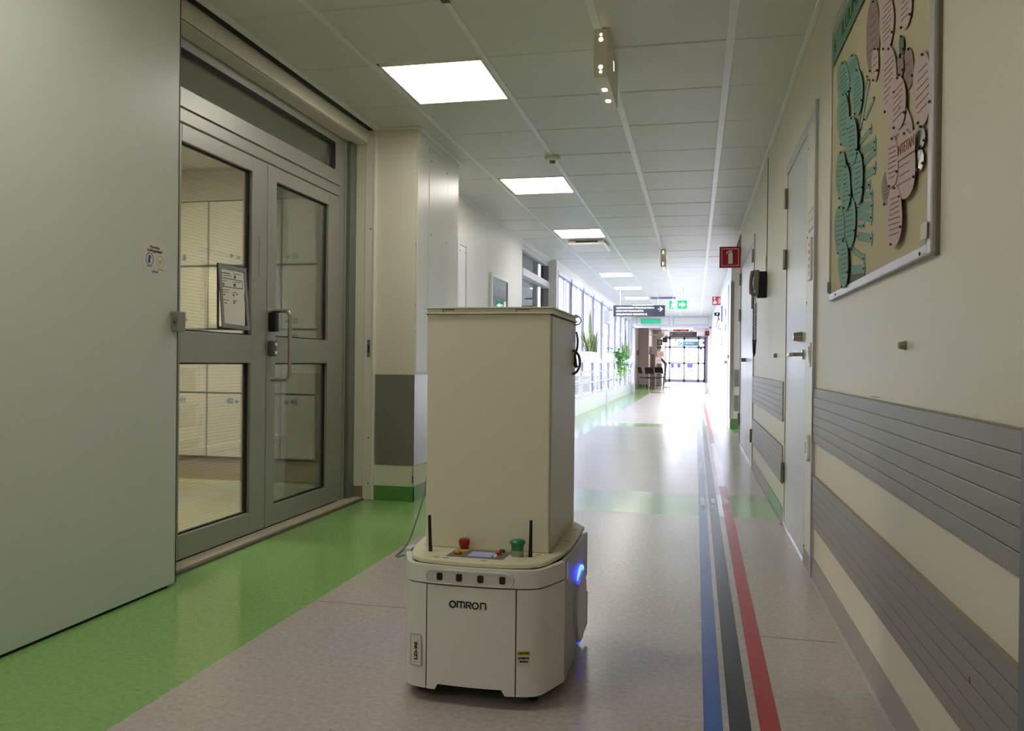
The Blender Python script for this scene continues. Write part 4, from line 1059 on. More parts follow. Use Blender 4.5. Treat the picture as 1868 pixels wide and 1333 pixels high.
ob_ = obj('brake_button', MB().lathe((C0 - .068, 2.395, DZ + .004), [(.0095, 0), (.0095, .006), (.005, .010)], 16), ORA, rb, smooth=True)
obj('collar', MB().lathe((C0 - .068, 2.395, DZ + .001), [(.0125, 0), (.0125, .003)], 16), BLACK, ob_)
obj('green_button', MB().lathe((C0 + .058, 2.447, DZ + .002), [(.0095, 0), (.0095, .006), (.006, .009)], 16), mat('dark_green_button', (24, 96, 50), 0.35), rb, smooth=True)
obj('red_button', MB().lathe((C0 + .056, 2.415, DZ + .002), [(.0085, 0), (.0085, .007), (.005, .010)], 16), mat('red_orange_button', (176, 44, 26), 0.35), rb, smooth=True)
obj('white_button', MB().lathe((C0 + .053, 2.382, DZ + .002), [(.0065, 0), (.0065, .005), (.004, .007)], 14), WHITEP, rb, smooth=True)
gb = obj('go_button', MB().lathe((C0 + .112, 2.420, DZ + .018), [(.018, 0), (.019, .012), (.0195, .017), (.0245, .021), (.0245, .026), (.020, .0305), (.005, .032)], 28), GRB, rb, smooth=True)
obj('clear_collar', MB().lathe((C0 + .112, 2.420, DZ), [(.0185, 0), (.0185, .018)], 24), mat('clear_collar_plastic', (170, 166, 146), 0.15, 0.3), gb, smooth=True)
for x, y, dx in ((-.160, 2.412, -.004), (.152, 2.418, .001)):
    an = obj('antenna', MB().tube([(C0 + x, y, DZ), (C0 + x, y, DZ + .012), (C0 + x + dx * .2, y, DZ + .020), (C0 + x + dx, y, DZ + .110)], [.0062, .0062, .0056, .0046], 12), BLACK, rb, smooth=True)
scw = MB()
for x, y in ((-.20, 2.50), (-.225, 2.60), (.20, 2.485), (.226, 2.66), (.17, 2.45), (-.12, 2.345), (.03, 2.335), (-.09, 2.342), (.225, 2.86)):
    scw.poly_xy([(C0 + x - .009, y - .0025), (C0 + x + .009, y - .0035), (C0 + x + .009, y + .0025), (C0 + x - .009, y + .0035)], DZ, DZ + .0005)
obj('deck_screw', scw, mat('slot_brown', (110, 98, 74), 0.6), rb)
# cabinet
bx0, bx1, by0, by1, bz1 = C0 - .197, C0 + .197, 2.472, 2.985, 1.150
cab = obj('cabinet', MB().box(bx0, bx1, by0, by1, DZ, bz1), RC, rb, bevel=.004)
obj('side_leaf', MB().box(bx1, bx1 + .003, by0 + .012, by1, DZ + .004, bz1 - .006), mat('cabinet_side', (196, 192, 178), 0.38), cab)
obj('lid_gap', MB().box(bx0 - .002, bx1 + .0035, by0 + .002, by1 + .002, bz1 - .0045, bz1 + .0005), mat('gap_brown', (74, 66, 54), 0.7), cab)
lid = obj('cabinet_lid', MB().box(bx0 - .010, bx1 + .008, by0 - .010, by1 + .012, bz1, bz1 + .005).box(bx0 - .001, bx1 + .002, by0 - .003, by1 + .003, bz1 + .005, bz1 + .0165).box(bx0 - .011, bx1 + .010, by0 - .011, by1 + .013, bz1 + .0165, bz1 + .0215), RC, rb, bevel=.0018)
obj('lid_clip', MB().box(bx0 + .050, bx0 + .088, by0 - .0045, by0 - .003, bz1 + .0125, bz1 + .0145).box(bx0 + .285, bx0 + .328, by0 - .0045, by0 - .003, bz1 + .0125, bz1 + .0145).box(bx0 + .050, bx0 + .052, by0 - .0045, by0 - .003, bz1 + .005, bz1 + .0145).box(bx0 + .285, bx0 + .287, by0 - .0045, by0 - .003, bz1 + .005, bz1 + .0145), mat('clip_brown', (110, 100, 80), 0.5), lid)
obj('lid_knob', MB().lathe((C0 - .005, 2.66, bz1 + .0215), [(.020, 0), (.019, .004), (.012, .006)], 20), RC, lid, smooth=True)
HB = mat('bronze_handle', (110, 98, 84), 0.4, 0.6)
hx = bx1 + .003
P = []
for k in range(13):
    a = PI * k / 12; P.append((hx + .0 + .026 * math.sin(a), 2.905 + .012 * math.sin(a), 1.004 + .042 * math.cos(a)))
P = [(hx, 2.905, 1.048)] + P + [(hx, 2.905, .960)]
obj('bow_handle', MB().tube(P, .0048, 10), HB, cab, smooth=True)
obj('cable_loop', MB().tube([(hx, 2.93, 1.171), (hx + .006, 2.935, 1.174), (hx + .018, 2.95, 1.168), (hx + .024, 2.955, 1.155), (hx + .018, 2.95, 1.142), (hx + .006, 2.94, 1.138), (hx, 2.93, 1.140)], .0022, 8), HB, cab, smooth=True)
obj('key_ring_strap', MB().tube([(hx + .004, 2.975, 1.115), (hx + .010, 2.972, 1.085), (hx + .010, 2.965, 1.06), (hx + .003, 2.955, 1.03), (hx + .004, 2.95, .995), (hx + .012, 2.95, .985)], [.003, .004, .004, .004, .008, .005], 8), mat('strap_brown', (84, 72, 60), 0.5), cab, smooth=True)
# power cable hanging at the left
cb_ = [at(x, y, Y=yy) for x, y, yy in ((790, 800, 2.80), (784, 832, 2.80), (779, 868, 2.78), (774, 903, 2.75), (763, 938, 2.72), (751, 973, 2.66), (744, 990, 2.62), (735, 1003, 2.58), (722, 1014, 2.54), (726, 1015.5, 2.52), (734, 1012.5, 2.50), (746, 1013, 2.49))]
obj('cable', MB().tube(cb_, .0032, 8), mat('cable_warm_grey', (128, 122, 110), 0.45), rb, smooth=True)
obj('cable_port', MB().box(C0 - .262, C0 - .24, 2.46, 2.52, .375, .412), mat('translucent_tab', (190, 200, 192), 0.3), rb, bevel=.003)
# OMRON logo
LOG = MB(); lw = .0041; lx, lz, lh = C0 - .063, .296, .0175
ybl = 2.2975
stroke = lambda pts: LOG.ribbon(pts, lw, (0, ybl, 0), XU, UZ, FY, .0022)
O = lambda cx__: stroke([(cx__ + .0086 * math.cos(2 * PI * k / 28), lz + .0088 * math.sin(2 * PI * k / 28)) for k in range(29)])
O(lx + .010)
b_, t_ = lz - .0092, lz + .0088
xm = lx + .0245
stroke([(xm, b_), (xm, t_), (xm + .0170, t_), (xm + .0202, t_ - .001), (xm + .0215, t_ - .005), (xm + .0215, b_)]); stroke([(xm + .0108, b_), (xm + .0108, t_)])
xr_ = xm + .0275
stroke([(xr_, b_), (xr_, t_), (xr_ + .010, t_), (xr_ + .0135, t_ - .0025), (xr_ + .0135, t_ - .006), (xr_ + .010, t_ - .0085), (xr_ + .003, t_ - .0085), (xr_ + .006, t_ - .0095), (xr_ + .0145, b_)])
O(xr_ + .0265)
xn = xr_ + .0425
stroke([(xn, b_), (xn, t_), (xn + .010, t_), (xn + .0135, t_ - .001), (xn + .0148, t_ - .005), (xn + .0148, b_)])
obj('logo', LOG, INK, rb)
# caution label
c0, c1 = Vector((C0 + .1385, 2.3045, 0)), Vector((C0 + .176, 2.3150, 0))
ce = (c1 - c0).normalized(); cn = ce.cross(Vector((0, 0, 1))).normalized()
cq = lambda u, z, d: c0 + ce * u + cn * d + Vector((0, 0, z))
cl = obj('caution_label', MB().prism([(0, .1275), (.0375, .1275), (.0375, .1735), (0, .1735)], c0, ce, UZ, cn, .0008), mat('label_stock', (206, 204, 196), 0.4), rb)
obj('yellow_header', MB().prism([(0, .1605), (.0375, .1605), (.0375, .1735), (0, .1735)], c0 + cn * .0008, ce, UZ, cn, .0004), mat('warning_yellow', (214, 196, 20), 0.4), cl)
text('! CAUTION', INK, cl, cq(.0188, .167, .0018), ce, UZ, width=.032, height=.0062, bold=.003)
text('AUTOMATIC', INK, cl, cq(.0188, .1525, .0014), ce, UZ, width=.032, height=.0058, bold=.003)
text('VEHICLE', INK, cl, cq(.0188, .1430, .0014), ce, UZ, width=.025, height=.0058, bold=.003)
# model plate on the left corner shell
a0, a1 = Vector((C0 - .187, 2.3165, 0)), Vector((C0 - .147, 2.3045, 0))
ed = (a1 - a0).normalized(); nn = ed.cross(Vector((0, 0, 1))).normalized()
lpz0, lpz1 = .103, .196
LP = obj('model_plate', MB().prism(rrect(.0, .0405, lpz0, lpz1, .004, 4), a0 + nn * .0005, ed, UZ, nn, .0014), mat('plate_white', (212, 210, 204), 0.35), rb)
pr = rrect(.001, .0395, lpz0 + .001, lpz1 - .001, .004, 4)
obj('plate_outline', MB().ribbon(pr + [pr[0]], .0012, a0 + nn * .0019, ed, UZ, nn, .0005), mat('outline_brown', (120, 104, 84), 0.5), LP)
text('LD-90', INK, LP, a0 + ed * .021 + nn * .0024 + Vector((0, 0, (lpz0 + lpz1) / 2 - .003)), UZ, -ed, width=.052, height=.0115, bold=.002)

# ================================================================== WINDOW WALL (far left)
XW = -2.20
WF = mat('white_window_frame', (214, 214, 230), 0.35)
struct('wall_left_low', MB().box(XW - 0.14, XW, 13.28, 29.0, 0, 0.31).box(XW - 0.14, XW, 13.28, 29.0, 2.52, 2.70), WALLW)
struct('trim_19', MB().box(XW - 0.02, XW + 0.03, 13.28, 29.0, 0.31, 0.335), WF)
bays = [13.28, 14.78, 16.42, 18.12, 19.82, 21.52, 23.22, 24.92, 26.62, 28.1, 29.0]
for i, (a, b) in enumerate(zip(bays, bays[1:])):
    fm = MB().box(XW - .06, XW - .015, a, a + .05, .31, 2.52).box(XW - .06, XW - .015, b - .04, b, .31, 2.52)
    fm.box(XW - .08, XW, a + .05, b - .05, .335, .38).box(XW - .08, XW, a + .05, b - .05, 2.46, 2.52).box(XW - .09, XW + .02, a + .05, b - .05, 1.02, 1.09)
    mid = a + (b - a) * .62
    fm.box(XW - .07, XW - .01, mid - .025, mid + .025, 1.09, 2.46)
    wn = struct('window_%d' % (i + 3), fm, WF, bevel=.003)
    obj('pane', MB().box(XW - .05, XW - .044, a + .05, b - .05, 1.085, 2.465), GLASSM, wn)
    obj('pane', MB().box(XW - .05, XW - .044, a + .05, b - .05, .375, 1.025), GLASSM, wn)
    obj('reveal_line', MB().box(XW - .016, XW + .006, a - .014, a + .016, .335, 2.52), mat('blue_grey_gasket', (138, 146, 188), 0.5), wn)
    obj('glazing_bead', MB().box(XW - .043, XW - .030, b - .056, b - .040, .38, 2.46).box(XW - .043, XW - .03, a + .05, b - .056, 2.444, 2.46), mat('blue_grey_gasket', (138, 146, 188), 0.5), wn)
# wall-mounted unit high on the windows
un = root('window_unit', (XW, 20.6, 1.9), 'small pale box hanging high on the window wall', 'ventilation box')
obj('case', MB().box(XW + .005, XW + .10, 19.95, 21.0, 1.98, 2.30), mat('pale_blue_case', (176, 186, 214), 0.4), un, bevel=.01)
obj('grille', MB().box(XW + .100, XW + .103, 20.05, 20.9, 2.00, 2.04), SIGNW, un)
# handrail
hr = root('handrail', (-2.08, 21, 0.6), 'double white tube handrail in front of the far windows', 'handrail')
HM = mat('handrail_enamel', (196, 200, 226), 0.3, 0.2)
for z in (.62, .84):
    obj('tube', MB().tube([(-2.17, 14.0, z), (-2.09, 14.1, z), (-2.08, 14.3, z), (-2.08, 28.5, z), (-2.10, 28.75, z), (-2.18, 28.8, z)], .019, 10), HM, hr, smooth=True)
for y in (15.6, 17.8, 20.0, 22.2, 24.4, 26.4, 28.2):
    lo = .335 if y not in (20.0, 26.4) else .02
    obj('post', MB().tube([(-2.10, y, lo), (-2.10, y, .84)], .013, 8), HM, hr, smooth=True)
    obj('foot', MB().box(-2.13, -2.07, y - .04, y + .04, max(.0, lo - .02), lo + .02), SIGNW, hr)

# ------------------------------------------------------------------ planters and plants
LEAF1 = mat('sansevieria_green', (62, 100, 62), 0.4, var=0.35, scale=30, aniso=(1, 1, 6))
LEAF2 = mat('sansevieria_yellow', (206, 204, 122), 0.45)
IVY = mat('ivy_green', (70, 136, 66), 0.45, var=0.35, scale=8)
IVY2 = mat('ivy_bright', (140, 190, 70), 0.45)
SOIL = mat('dark_soil', (60, 50, 44), 0.9)
POT = mat('white_planter', (236, 236, 242), 0.35)


def planter(x, y0, y1, zb, zt, lab):
    t = root('planter', (x, (y0 + y1) / 2, zb), lab, 'planter', 'white window planters')
    w2 = .11
    m = MB()
    o_ = [(x - w2, y0), (x + w2, y0), (x + w2, y1), (x - w2, y1)]
    i_ = .03
    m._add([(x - w2 + i_, y0 + i_, zb), (x + w2 - i_, y0 + i_, zb), (x + w2 - i_, y1 - i_, zb), (x - w2 + i_, y1 - i_, zb)] + [(a, b, zt) for a, b in o_], [(0, 3, 2, 1), (0, 1, 5, 4), (1, 2, 6, 5), (2, 3, 7, 6), (3, 0, 4, 7), (4, 5, 6, 7)])
    obj('trough', m, POT, t, bevel=.006)
    obj('rim', MB().box(x - w2 - .006, x + w2 + .006, y0 - .006, y1 + .006, zt - .02, zt + .003), POT, t, bevel=.003)
    obj('soil', MB().box(x - w2 + .012, x + w2 - .012, y0 + .012, y1 - .012, zt + .003, zt + .008), SOIL, t)
    return t


def blade(m, m2, o, ang, h, wd, lean, twist):
    n = 7; d = Vector((math.cos(ang), math.sin(ang), 0)); s_ = Vector((-math.sin(ang + twist), math.cos(ang + twist), 0)); nrm = s_.cross(Vector((0, 0, 1)))
    V = []; V2 = []
    for i in range(n + 1):
        t_ = i / n; c = Vector(o) + d * lean * t_ ** 1.6 + Vector((0, 0, h * t_))
        w_ = wd * (0.55 + 0.9 * t_ * (1 - t_) * 2) * (1 - t_ ** 4) + .0008
        V += [c - s_ * w_, c + nrm * w_ * .35, c + s_ * w_, c + nrm * (w_ * .35 + .002)]
        V2 += [c - s_ * w_ * 1.02 - nrm * .002, c - s_ * w_ * .74 + nrm * .006, c + s_ * w_ * .74 + nrm * .006, c + s_ * w_ * 1.02 - nrm * .002]
    F1 = []; F2 = []
    for i in range(n):
        a, b = i * 4, i * 4 + 4
        F1 += [(a, a + 1, b + 1, b), (a + 1, a + 2, b + 2, b + 1), (a + 2, a + 3, b + 3, b + 2), (a + 3, a, b, b + 3)]
        F2 += [(a, a + 1, b + 1, b), (a + 2, a + 3, b + 3, b + 2)]
    m._add(V, F1); m2._add(V2, F2)


def snake(x, ylist, zt, hmin, hmax, seed, lab, tall=()):
    rnd = random.Random(seed); t = root('snake_plant', (x, sum(ylist) / len(ylist), zt), lab, 'plant')
    for i, y in enumerate(ylist):
        for q in range(4):
            a = MB(); b = MB(); out = (i / (len(ylist) - 1) - .5) * 2
            h = rnd.uniform(hmin, hmax) * (1.0 - .25 * abs(out)); ln = (abs(out) * rnd.uniform(.1, .5) + rnd.uniform(0, .12)) * h / hmax
            if i in tall and q == 0: h = hmax * rnd.uniform(1.55, 1.95); ln = .03
            blade(a, b, (x + rnd.uniform(-.07, .07), y + rnd.uniform(-.08, .08), zt), rnd.uniform(-.5, .5) + (PI / 2 if out > 0 else -PI / 2), h, rnd.uniform(.014, .026), ln, rnd.uniform(-1.2, 1.2))
            l_ = obj('leaf', a, LEAF1, t); obj('leaf_margin', b, LEAF2, l_)
    return t


planter(-2.06, 15.55, 17.2, 1.05, 1.225, 'nearest white trough planter at the far windows, with the tall snake plant')
planter(-2.06, 19.7, 21.6, 1.06, 1.25, 'middle white trough planter at the far windows, with the trailing ivy')
planter(-2.06, 24.0, 26.4, 1.00, 1.235, 'farthest white trough planter at the windows, with the smaller snake plant')
snake(-2.06, [15.85, 16.0, 16.15, 16.3, 16.45, 16.6, 16.75, 16.9, 17.02], 1.23, .28, .52, 3, 'tall variegated snake plant nearest in the white window planter', tall=(4, 6, 5))
snake(-2.06, [24.2, 24.5, 24.8, 25.1, 25.4, 25.7, 26.0], 1.24, .30, .52, 11, 'smaller variegated snake plant farther off beside the trailing ivy', tall=(5,))
iv = root('trailing_ivy', (-2.0, 21.6, 1.25), 'green trailing ivy hanging over the handrail from the middle planter', 'plant')
rnd = random.Random(5)


def leafshape(m, c, sz, az, tl_):
    d = Vector((math.cos(az), math.sin(az), -tl_)).normalized(); s_ = d.cross(Vector((0, 0, 1))).normalized(); nn_ = s_.cross(d)
    pts_ = [(-.1, .0), (.0, .38), (.28, .46), (.55, .26), (1.0, 0), (.55, -.26), (.28, -.46), (.0, -.38)]
    V = [c + d * sz * a + s_ * sz * b - nn_ * sz * .25 * abs(b) for a, b in pts_]; V2 = [v - nn_ * .003 for v in V]
    n = len(V); m._add(V + V2, [tuple(range(n)), tuple(range(2 * n - 1, n - 1, -1))] + [(i, i + n, (i + 1) % n + n, (i + 1) % n) for i in range(n)])


vines = []
for k in range(22):
    y0_ = rnd.uniform(20.4, 22.9); L_ = rnd.uniform(.25, .62) if k % 5 else rnd.uniform(.6, .68)
    vines.append([(-1.95 + rnd.uniform(-.05, .03), y0_, 1.26), (-1.90, y0_ + .05, 1.30), (-1.87 + rnd.uniform(-.02, .03), y0_ + .1, 1.2), (-1.87 + rnd.uniform(-.03, .03), y0_ + rnd.uniform(-.1, .3), 1.26 - L_)])
stm = MB()
for v in vines: stm.tube(v, .004, 5)
obj('stem', stm, mat('ivy_stem', (90, 96, 60), 0.7), iv)
cnt = 0
for vi, v in enumerate(vines):
    P_ = [Vector(p) for p in v]
    for q in range(11):
        f = (q + .5) / 11 * 3; i = min(2, int(f)); c = P_[i].lerp(P_[i + 1], f - i) + Vector((rnd.uniform(-.05, .05), rnd.uniform(-.10, .10), rnd.uniform(-.03, .03)))
        m = MB(); leafshape(m, c, rnd.uniform(.07, .12), rnd.uniform(-PI, PI), rnd.uniform(.2, 1.6))
        obj('leaf', m, IVY2 if (q > 8 and vi % 3 == 0) or rnd.random() < .08 else IVY, iv)
for q in range(30):
    m = MB(); leafshape(m, Vector((-1.98 + rnd.uniform(-.1, .12), rnd.uniform(19.7, 23.2), 1.29 + rnd.uniform(0, .12))), rnd.uniform(.07, .12), rnd.uniform(-PI, PI), rnd.uniform(-.3, .6))
    obj('leaf', m, IVY, iv)

# ================================================================== RIGHT FAR WALL FITTINGS
XF = 0.535
d3 = root('door_3', (XF, 15, 0), 'white door in the bright far right wall', None, None, 'structure')
obj('leaf', MB().box(XF - .012, XF, 14.1, 15.3, .01, 2.25), mat('far_door_white', (214, 214, 228), .35), d3, bevel=.003)
obj('frame', MB().box(XF - .018, XF, 14.02, 14.1, 0, 2.32).box(XF - .018, XF, 15.3, 15.38, 0, 2.32).box(XF - .018, XF, 14.1, 15.3, 2.25, 2.32), WF, d3)
obj('knob', MB().cyl((XF - .012, 14.25, 1.05), (-1, 0, 0), .025, .05, 12), HINGE, d3)
d4 = root('door_4', (XF, 19, 0), 'second white door in the bright far right wall', None, None, 'structure')
obj('leaf', MB().box(XF - .012, XF, 20.2, 21.4, .01, 2.25), MATS['far_door_white'], d4, bevel=.003)
obj('frame', MB().box(XF - .018, XF, 20.12, 20.2, 0, 2.32).box(XF - .018, XF, 21.4, 21.48, 0, 2.32).box(XF - .018, XF, 20.2, 21.4, 2.25, 2.32), WF, d4)
struct('baseboard_right_far', MB().box(XF - .008, XF, 13.46, 29, .001, .1), mat('pale_skirting', (206, 202, 210), .4))
cm_ = root('wall_camera', (XF, 20.0, 2.1), 'small black camera on a bracket at the far right wall', 'camera')
p = at(1308, 573, Y=19.5)
obj('body', MB().box(p.x - .06, p.x + .06, 19.4, 19.62, p.z - .035, p.z + .035), BLACK, cm_, bevel=.006)
obj('bracket', MB().tube([(p.x + .02, 19.55, p.z - .03), (p.x + .05, 19.55, p.z - .12), (XF, 19.55, p.z - .14)], .012, 8), mat('bracket_navy', (60, 64, 92), .4), cm_)
obj('cable', MB().tube([(p.x + .03, 19.55, p.z - .1), (p.x - .02, 19.5, p.z - .3), (p.x + .03, 19.5, p.z - .38), (p.x + .06, 19.5, p.z - .2)], .006, 6), BLACK, cm_)
obj('lens', MB().cyl((p.x, 19.4, p.z), (0, -1, 0), .018, .01, 12), SIGNW, cm_)
op = root('door_operator', (0.2, 28.6, 2.3), 'white metal bars of the door opener above the far doorway', 'door opener')
for z, xa in ((2.62, 0.0), (2.38, 0.0)):
    obj('bar', MB().box(xa - .05, XF, 28.4, 28.45, z, z + .035), WF, op)
for (x, y, a, b, lab, c) in ((1317.5, 16.6, 558, 586, 'slim dark blue-grey panel high on the far right wall', (96, 100, 150)), (1324.5, 14.9, 564, 576, 'upper small lilac plate on the far right wall', (150, 152, 196)), (1324.5, 14.9, 592, 603, 'lower small lilac plate on the far right wall', (150, 152, 196)),
                             (1329, 13.9, 647, 653, 'tiny grey wall switch near the steel corner guard', (128, 130, 160)), (1316, 17.0, 614, 618, 'tiny beige dispenser on the far right wall', (176, 164, 164)), (1317, 16.8, 626, 630, 'tiny brown-grey dispenser under the beige one', (120, 112, 120)),
                             (1314, 17.8, 599, 601, 'tiny red call button on the far right wall', (196, 40, 70))):
    p, q = at(x, a, X=XF - .01), at(x, b, X=XF - .01)
    t = root('wall_plate', (XF, p.y, q.z), lab, 'wall fitting')
    obj('plate', MB().box(XF - .03, XF, p.y - .12, p.y + .12, q.z, p.z), mat('plate_%d%d%d' % c, c, .4), t, bevel=.004)
    obj('backing', MB().box(XF - .008, XF, p.y - .14, p.y + .14, q.z - .01, p.z + .01), WF, t)

# ================================================================== END WALL WITH DOORWAY
YE = 29.0
struct('wall_end', MB().box(-2.6, -2.14, YE, YE + .15, 0, 2.70).box(.50, 1.0, YE, YE + .15, 0, 2.70).box(-2.14, .50, YE, YE + .15, 2.30, 2.70), WALLW)
ef = struct('trim_20', MB().box(-2.16, -2.09, YE - .02, YE, 0, 2.30).box(.46, .53, YE - .02, YE, 0, 2.30).box(-2.16, .53, YE - .02, YE, 2.26, 2.33), WF)
for x0, x1 in ((-2.02, -.90), (-.76, .42)):
    m = MB().ribbon([(x0, 2.37), (x1, 2.37), (x1, 2.64), (x0, 2.64), (x0, 2.37)], .016, (0, YE, 0), XU, UZ, FY, .006)
    obj('header_panel', m, mat('panel_line', (168, 170, 200), .4), ef)
gs = root('green_header_sign', (-1.4, YE, 2.5), 'plain green sign on the header above the far doorway', 'sign')
p, q = at(1170, 582, Y=YE), at(1205, 590, Y=YE)
obj('board', MB().box(p.x, q.x, YE - .03, YE - .007, q.z, p.z), mat('mint_green', (60, 190, 140), .4, emit=(40, 190, 130), es=.4), gs)
obj('rim', MB().ribbon([(p.x, q.z), (q.x, q.z), (q.x, p.z), (p.x, p.z), (p.x, q.z)], .012, (0, YE - .03, 0), XU, UZ, FY, .004), mat('mint_dark', (50, 160, 120), .4), gs)
# corridor beyond
C2 = mat('mauve_grey_wall', (196, 184, 188), .5)
struct('wall_left_beyond', MB().box(-2.62, -2.40, YE + .15, 36.0, 0, 2.7).box(-2.9, -1.98, 36.0, 36.2, 0, 2.7).box(-2.1, -1.98, 36.2, 40.0, 0, 2.7).box(-2.1, -1.62, 40.0, 40.2, 0, 2.7).box(-1.80, -1.70, 40.2, 48.2, 0, 2.7), C2)
struct('wall_right_beyond', MB().box(.68, .8, YE + .15, 48.2, 0, 2.7), C2)
struct('ceiling_beyond', MB().box(-2.9, 1.0, YE + .1, 48.3, 2.62, 2.8), WALLW)
struct('baseboard_beyond', MB().box(-2.40, -2.392, YE + .15, 36.0, .001, .12).box(-2.39, -1.98, 35.99, 36.0, .001, .12), GREENS)
dl2 = root('door_5', (-2.2, 29.6, 0), 'open pale door leaf at the left of the far doorway', None, None, 'structure')
obj('leaf', MB().box(-2.17, -2.125, YE + .02, YE + 1.0, .02, 2.25), mat('far_leaf_grey', (196, 196, 206), .4), dl2)
obj('edge', MB().box(-2.125, -2.118, YE + .0, YE + .06, .02, 2.25), mat('edge_blue_grey', (110, 120, 160), .4), dl2)
# fill lamps added to brighten the next corridor
for ya, lb in ((30.6, 'nearest added fill light in the corridor beyond the far doorway'), (36.8, 'middle added fill light in the corridor beyond the far doorway'), (42.0, 'farther added fill light in the corridor beyond'), (45.6, 'farthest added fill light in the corridor beyond, by the entrance')):
    lamp(-1.5, -.1, ya, ya + 1.4, lb, z=2.605)
# entrance doors
YG = 48.0
xg = [at(x, 660, Y=YG).x for x in (1213, 1221.5, 1248, 1274, 1285)]
EF = mat('entrance_frame', (150, 158, 188), .45)
zT = 2.33
zM = 1.93
fm = MB()
for x in xg: fm.box(x - .05, x + .05, YG - .05, YG + .05, .02, 2.62)
fm.box(xg[0], xg[-1], YG - .05, YG + .05, zM, zM + .12).box(xg[0], xg[-1], YG - .05, YG + .05, zT + .1, 2.62).box(xg[0], xg[-1], YG - .05, YG + .05, 1.03, 1.13).box(xg[0], xg[-1], YG - .05, YG + .05, .0, .16)
fm.box(xg[-1], .68, YG - .05, YG + .05, 0, 2.62).box(-1.75, xg[0], YG - .05, YG + .05, 0, 2.62)
we = struct('window_20', fm, EF)
for a, b in zip(xg, xg[1:]):
    for z0, z1 in ((.16, 1.03), (1.13, zM), (zM + .12, zT + .1)): obj('pane', MB().box(a + .05, b - .05, YG - .005, YG + .005, z0, z1), GLASSM, we)
dc = root('door_sticker', (-.6, YG, 1.4), 'tiny pale notices on the glass entrance doors', 'notice')
for x, z, a, b in ((1238, 648.5, .10, .03), (1262, 648.5, .10, .03), (1255.5, 646, .09, .16)):
    p = at(x, z, Y=YG - .01); obj('paper', MB().box(p.x - a / 2, p.x + a / 2, YG - .012, YG - .008, p.z - b / 2, p.z + b / 2), mat('notice_lilac', (160, 170, 206), .5), dc)


def flat_sign(name, x0, y0, x1, y1, Y, m, lab, cat='sign', hang=True, d=.06):
    a, b = at(x0, y0, Y=Y), at(x1, y1, Y=Y)
    t = root(name, ((a.x + b.x) / 2, Y, b.z), lab, cat)
    obj('board', MB().box(a.x, b.x, Y, Y + d, b.z, a.z), m, t)
    if hang and a.z < 2.6:
        for x in (a.x + (b.x - a.x) * .2, b.x - (b.x - a.x) * .2): obj('hanger', MB().cyl((x, Y + d / 2, a.z), UZ, .008, 2.62 - a.z, 6), STEEL, t)
    return t, a, b


t, a, b = flat_sign('text_sign', 1221, 605, 1271, 615, 33.0, mat('charcoal_sign', (46, 46, 52), .35), 'dark hanging sign with left arrow just past the far doorway')
W, H = b.x - a.x, a.z - b.z
GT = mat('dim_sign_text', (132, 134, 142), .5)
text('LABORATORIO', GT, t, (a.x + W * .53, 32.995, b.z + H * .72), XU, UZ, width=W * .52, height=H * .17)
text('NÄYTTEENOTTO', GT, t, (a.x + W * .56, 32.995, b.z + H * .30), XU, UZ, width=W * .60, height=H * .17)
obj('arrow', MB().ribbon([(a.x + W * .13, b.z + H * .5), (a.x + W * .05, b.z + H * .5)], .02, (0, 33, 0), XU, UZ, FY, .002).ribbon([(a.x + W * .09, b.z + H * .72), (a.x + W * .04, b.z + H * .5), (a.x + W * .09, b.z + H * .28)], .022, (0, 33, 0), XU, UZ, FY, .002), GT, t)
t, a, b = flat_sign('led_display', 1228, 600.3, 1256, 604, 33.4, BLACK, 'small black display with red digits above the dark hanging sign', 'display')
RL = mat('red_led', (255, 20, 60), .5, emit=(255, 10, 50), es=2.5)
m = MB(); W, H = b.x - a.x, a.z - b.z; rnd = random.Random(2)
for k in range(9):
    if k in (3,): continue
    x = a.x + W * (.08 + k * .093); m.box(x, x + W * .06, 33.395, 33.4, b.z + H * rnd.uniform(.2, .4), b.z + H * rnd.uniform(.6, .85))
obj('digits', m, RL, t)
t, a, b = flat_sign('blue_sign', 1237, 622, 1275, 631, 46.0, mat('sign_blue', (58, 134, 178), .4, emit=(50, 130, 180), es=.35), 'blue sign with white ring over the entrance doors')
W, H = b.x - a.x, a.z - b.z; p = at(1242.5, 626.5, Y=46.0)
obj('ring', MB().ribbon(circ(p.x, p.z, .085, n=18, closed=True), .04, (0, 46, 0), XU, UZ, FY, .004), SIGNW, t)
text('Uloskäynti', SIGNW, t, (a.x + W * .60, 45.99, b.z + H * .5), XU, UZ, width=W * .45, height=H * .42, bold=.01)
